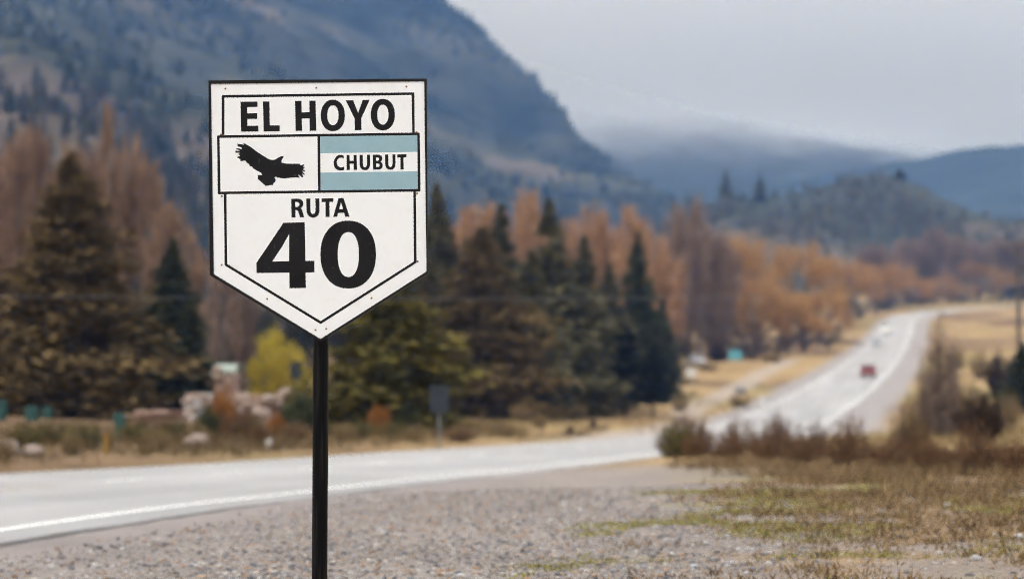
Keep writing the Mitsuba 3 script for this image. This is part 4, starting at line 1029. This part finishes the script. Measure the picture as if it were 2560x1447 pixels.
def board_on_post(name, label, cat, pos, w, h, z0, face, postm, yaw=0.0, two_posts=False, corner=0.04):
    k = thing(name, label, cat)
    tw = T().translate([float(c) for c in pos]).rotate([0, 0, 1], float(yaw))
    g = Polygon([(-w / 2, z0), (w / 2, z0), (w / 2, z0 + h), (-w / 2, z0 + h)]).buffer(-corner).buffer(corner)
    part(k, 'panel', {**mikit.ply(plate(g, -0.015, 0.015), face), 'to_world': tw})
    for s in ((-1, 1) if two_posts else (0,)):
        part(k, 'post', {**mikit.ply(cyl([s * w * .32, 0.055, -0.2], [s * w * .32, 0.055, z0 + h * .9], 0.035, n=10), postm, smooth=40), 'to_world': tw})
    for s in (0.25, 0.75):
        part(k, 'bracket', {**mikit.ply(box(w * .7, 0.02, 0.05, (0, 0.025, z0 + h * s)), postm), 'to_world': tw})
    return k


q = spot(1098, 1100, 64)
board_on_post('small_sign', 'dark square sign seen from behind on a thin post across the road', 'road sign', q, 0.60, 0.88, float(at(1098, 1032, 64)[2] - q[2]), 'panel_dark', 'galvanised', yaw=8)
q = spot(1838, 900, 285)
board_on_post('teal_notice_board', 'small bright teal panel standing beside the far field', 'sign', q, 1.9, 1.35, float(max(at(1838, 899, 285)[2] - q[2], 0.3)), 'teal_paint', 'galvanised', two_posts=True)
q = spot(1727, 940, 232)
board_on_post('white_notice_board', 'small pale white panel at the far edge of the straw field', 'sign', q, 1.25, 1.0, 0.35, 'white_paint', 'galvanised', two_posts=True)
q = spot(740, 1000, 95)
board_on_post('black_notice_board', 'small black panel on a wooden post left of the sign post', 'sign', q, 0.55, 0.80, float(at(740, 946, 95)[2] - q[2]), 'panel_dark', 'old_wood')


def bollard(name, label, pos, r, h, m1, m2=None):
    k = thing(name, label, 'marker post')
    x, y, z = pos
    part(k, 'shaft', mikit.ply(cyl([x, y, z - 0.1], [x, y, z + h * .78], r, r * .95, 12), m1, smooth=40))
    part(k, 'top', mikit.ply(tube([[x, y, z + h * .78], [x, y, z + h * .95], [x, y, z + h]], [r * .95, r * .9, r * .5], 12), m2 or m1, smooth=40))
bollard('marker_post', 'short yellow marker post on the far verge at left', spot(265, 1160, 47), 0.055, 0.52, 'yellow_paint', 'rust')
bollard('marker_post', 'white marker post beside the road behind the russet bushes', spot(1906, 1015, 175), 0.22, 1.3, 'white_paint')
bollard('marker_post', 'short white kilometre post on the far verge left of the sign post', spot(672, 1140, 56), 0.10, 0.24, "white_paint")
q = spot(1852, 960, 205)
m = rock(0.62, 91, squash=(1, 0.8, 0.8)); m.apply_translation(q + [0, 0, 0.25]); put('boulder', mikit.ply(m, 'grey_block', smooth=50), 'grey boulder beside the dirt track in the field', 'boulder')
for u, v, Y, r, txt in ((18, 1165, 44, 0.30, 'pinkish rock at the left end of the far verge'), (78, 1170, 43, 0.22, 'smaller pinkish rock next to the left-hand one'), (490, 1128, 54, 0.34, 'pale tan rock under the orange shrub')):
    q = spot(u, v, Y)
    P(f'rock_{u}', fn=lambda p, n, uv: mikit.mix((0.26, 0.20, 0.17), (0.42, 0.34, 0.29), mikit.fbm(p.x * 5, p.y * 5, p.z * 5, 4)), rough=0.9)
    m = rock(r, u); m.apply_translation(q + [0, 0, 0.4 * r]); put('rock', mikit.ply(m, f'rock_{u}', smooth=50), txt, 'rock')
for u, v, Y, h, txt in ((1425, 1052, 92, 0.42, 'dark tree stump lying in the straw field'), (1482, 1030, 112, 0.55, 'upright dark stump near the small dark trees')):
    q = spot(u, v, Y)
    m = cat_mesh([tube([q - [0, 0, .1], q + [0, 0, h * .5], q + [.03, 0, h]], [.26, .20, .19], 10), cyl(q + [.1, 0, .05], q + [.9, .1, .12], .12, .05, 8), cyl(q + [-.1, 0, .05], q + [-.7, -.1, .05], .10, .04, 8)])
    put('tree_stump', mikit.ply(m, 'bark_mat', smooth=40), txt, 'stump')

# sawn timber, stacked in the yard across the road
def wood_tone(name, a, b):
    P(name, fn=lambda p, n, uv: mikit.mix(a, b, mikit.fbm(p.x * 2.5, p.y * 2.5, p.z * 14, 4)), rough=0.85)
wood_tone('pine_pale', (0.38, 0.27, 0.22), (0.56, 0.44, 0.37)); wood_tone('pine_pink', (0.30, 0.19, 0.15), (0.46, 0.32, 0.26)); wood_tone('pine_brown', (0.11, 0.06, 0.045), (0.20, 0.115, 0.085))
wood_tone('wrap_white', (0.55, 0.53, 0.52), (0.72, 0.70, 0.69)); wood_tone('tarp_green', (0.34, 0.40, 0.36), (0.46, 0.52, 0.47)); wood_tone('tarp_teal', (0.02, 0.065, 0.06), (0.045, 0.11, 0.10))


def timber_stack(label, pos, w, h, depth, rows_, cols, yaw, tones, seed, cover=None, step=0.0):
    k = thing('timber_stack', label, 'timber stack', 'stacks of timber across the road')
    rg = np.random.default_rng(seed)
    tw = T().translate([float(c) for c in pos]).rotate([0, 0, 1], float(yaw))
    bw, bh = w / cols, h / rows_
    for i in range(rows_):
        n_ = max(1, int(round(cols * (1 - step * i / rows_))))
        for j in range(n_):
            b = box(bw * (.90 + .06 * rg.random()), depth * (.85 + .25 * rg.random()), bh * .80, (-w / 2 + bw * (j + .5) + .03 * rg.normal(), .1 * rg.normal(), bh * (i + .5)))
            part(k, 'board', {**mikit.ply(b, tones[rg.integers(len(tones))]), 'to_world': tw})
    for i in range(2):
        part(k, 'bearer', {**mikit.ply(box(.12, depth * .9, .12, ((i - .5) * w * .6, 0, -.06)), 'old_wood'), 'to_world': tw})
    if cover:
        xs = np.linspace(-w / 2 - .1, w / 2 * (1 - step) + .05, 9); ys = np.linspace(-depth / 2 - .12, depth / 2 + .12, 7)
        m = grid_mesh(xs, ys, lambda X, Y: h + .05 + .08 * meshkit.fbm(np.stack([X * 2, Y * 2, 0 * X], -1), 3, seed=seed) - .35 * (np.abs(Y) > depth / 2) - .2 * (X < -w / 2))
        part(k, 'tarpaulin', {**mikit.ply(m, cover, smooth=60), 'to_world': tw}, 'pale tarpaulin over the stack')


timber_stack('tall pale timber stack under a greenish tarpaulin, stepped down to the right', spot(590, 1010, 92), 1.7, float(at(0, 915, 92)[2] - spot(590, 1010, 92)[2]), 1.2, 9, 4, -12, ['pine_pale', 'pine_pink'], 1, 'tarp_green', 0.75)
timber_stack('square timber stack with a white wrapped side, left of the orange shrub', spot(497, 1010, 88), 0.95, float(at(0, 982, 88)[2] - spot(497, 1010, 88)[2]), 1.1, 6, 3, 30, ['wrap_white', 'pine_pale', 'wrap_white'], 2)
timber_stack('low pinkish timber stack right of the tall one', spot(655, 1020, 86), 1.9, float(at(0, 985, 86)[2] - spot(655, 1020, 86)[2]), 1.0, 6, 4, 5, ['pine_pale', 'pine_pink', 'pine_brown'], 3)
timber_stack('low reddish brown timber stack under the edge of the big pine', spot(400, 1050, 72), 1.6, float(at(0, 1025, 72)[2] - spot(400, 1050, 72)[2]), 1.0, 5, 3, 18, ['pine_brown', 'pine_pink', 'pine_brown'], 4)


P('rubble', fn=lambda p, n, uv: mikit.mix((0.24, 0.17, 0.145), (0.52, 0.42, 0.38), mikit.fbm(p.x * 4, p.y * 4, p.z * 4, 4)), rough=0.9)
spots_ = [(565, 985, 90, .24), (610, 1000, 86, .27), (640, 1005, 84, .20), (672, 1000, 85, .28), (700, 1012, 82, .22), (590, 1030, 80, .26), (655, 1035, 78, .30), (470, 1005, 86, .24), (452, 1040, 80, .26), (380, 1065, 70, .24), (715, 985, 92, .30)]
for i, (u, v, Y, r) in enumerate(sorted(spots_)):
    q = spot(u, v + 20, Y); q[2] = max(q[2], at(u, v, Y)[2] - 0.2 * r) if i % 3 else q[2]
    m = rock(r, 200 + i, squash=(1.3, 0.9, 0.75)); m.apply_translation(q + [0, 0, 0.35 * r])
    put('rubble_block', mikit.ply(m, 'rubble', smooth=50), f'pale pinkish rubble block in the yard across the road, {ORD[i]}' + (' from the left' if i else ''), 'rubble', 'rubble blocks in the yard')


def drum(label, pos, r, h, mt, tilt=0):
    k = thing('plastic_drum', label, 'drum')
    tw = T().translate([float(c) for c in pos]).rotate([0, 1, 0], float(tilt))
    pr = [(0, 0), (r * .95, 0), (r, .04), (r, h * .32), (r * 1.04, h * .34), (r, h * .36), (r, h * .64), (r * 1.04, h * .66), (r, h * .68), (r, h * .96), (r * .9, h), (0, h)]
    part(k, 'barrel', {**mikit.ply(trimesh.creation.revolve(np.array(pr), sections=20), mt, smooth=40), 'to_world': tw})
    part(k, 'bung', {**mikit.ply(cyl([r * .5, 0, h], [r * .5, 0, h + .03], .04, n=10), 'plastic_dark'), 'to_world': tw})
drum('teal drum leaning among the verge shrubs', spot(305, 1110, 62), 0.17, 0.75, 'tarp_teal', -9)
drum('teal drum in the shade under the big pine', spot(80, 1040, 80), 0.28, 0.6, 'tarp_teal')
drum('teal drum at the left edge in the shade', spot(2, 1035, 80), 0.24, 0.8, 'tarp_teal')
drum('teal drum further back under the big pine', spot(118, 1020, 86), 0.20, 0.5, 'tarp_teal', 6)

# overhead wires and the pole at the right edge
P('wire_mat', rgb=(0.16, 0.16, 0.17), rough=0.5)
for i, (v0, v1, v2, Y) in enumerate(((736, 752, 742, 76.0),)):
    a, b, c = at(-400, v0, Y), at(1000, v1, Y), at(1900, v2, Y)
    t = np.linspace(0, 1, 25)[:, None]
    pts = a * (1 - t) ** 2 + 2 * t * (1 - t) * (b + np.array([0, 0, -0.05])) + c * t ** 2
    put('overhead_wire', mikit.ply(tube(pts, [0.013] * 25, 5), 'wire_mat', smooth=True), 'thin overhead wire crossing in front of the conifers', 'wire')
q = spot(2547, 880, 175)
k = thing('utility_pole', 'dark wooden utility pole at the right edge of the picture', 'utility pole')
zt = float(at(0, 600, 175)[2])
part(k, 'pole', mikit.ply(cyl(q - [0, 0, .5], [q[0], q[1], zt], .21, .15, 12), 'old_wood', smooth=40))
part(k, 'crossarm', mikit.ply(box(1.8, .12, .14, (q[0], q[1] - .2, zt - .5)), 'old_wood'))
for s in (-.75, 0, .75):
    part(k, 'insulator', mikit.ply(cyl([q[0] + s, q[1] - .2, zt - .43], [q[0] + s, q[1] - .2, zt - .22], .05, n=8), 'grey_block'))
for u, v, Y in ((2440, 905, 165), (2390, 915, 160), (2500, 900, 172)):
    q = spot(u, v, Y)
    k = thing('fence_post', f'grey fence post in the right-hand field, {"middle" if u == 2440 else "leftmost" if u == 2390 else "rightmost"} of three', 'fence post', 'fence posts in the right-hand field')
    part(k, 'stake', mikit.ply(cyl(q - [0, 0, .2], q + [0, 0, 1.35], .06, .05, 8), 'old_wood', smooth=40))
    part(k, 'wire_staple', mikit.ply(box(.05, .04, .05, q + [0, -.06, 1.1]), 'galvanised'))
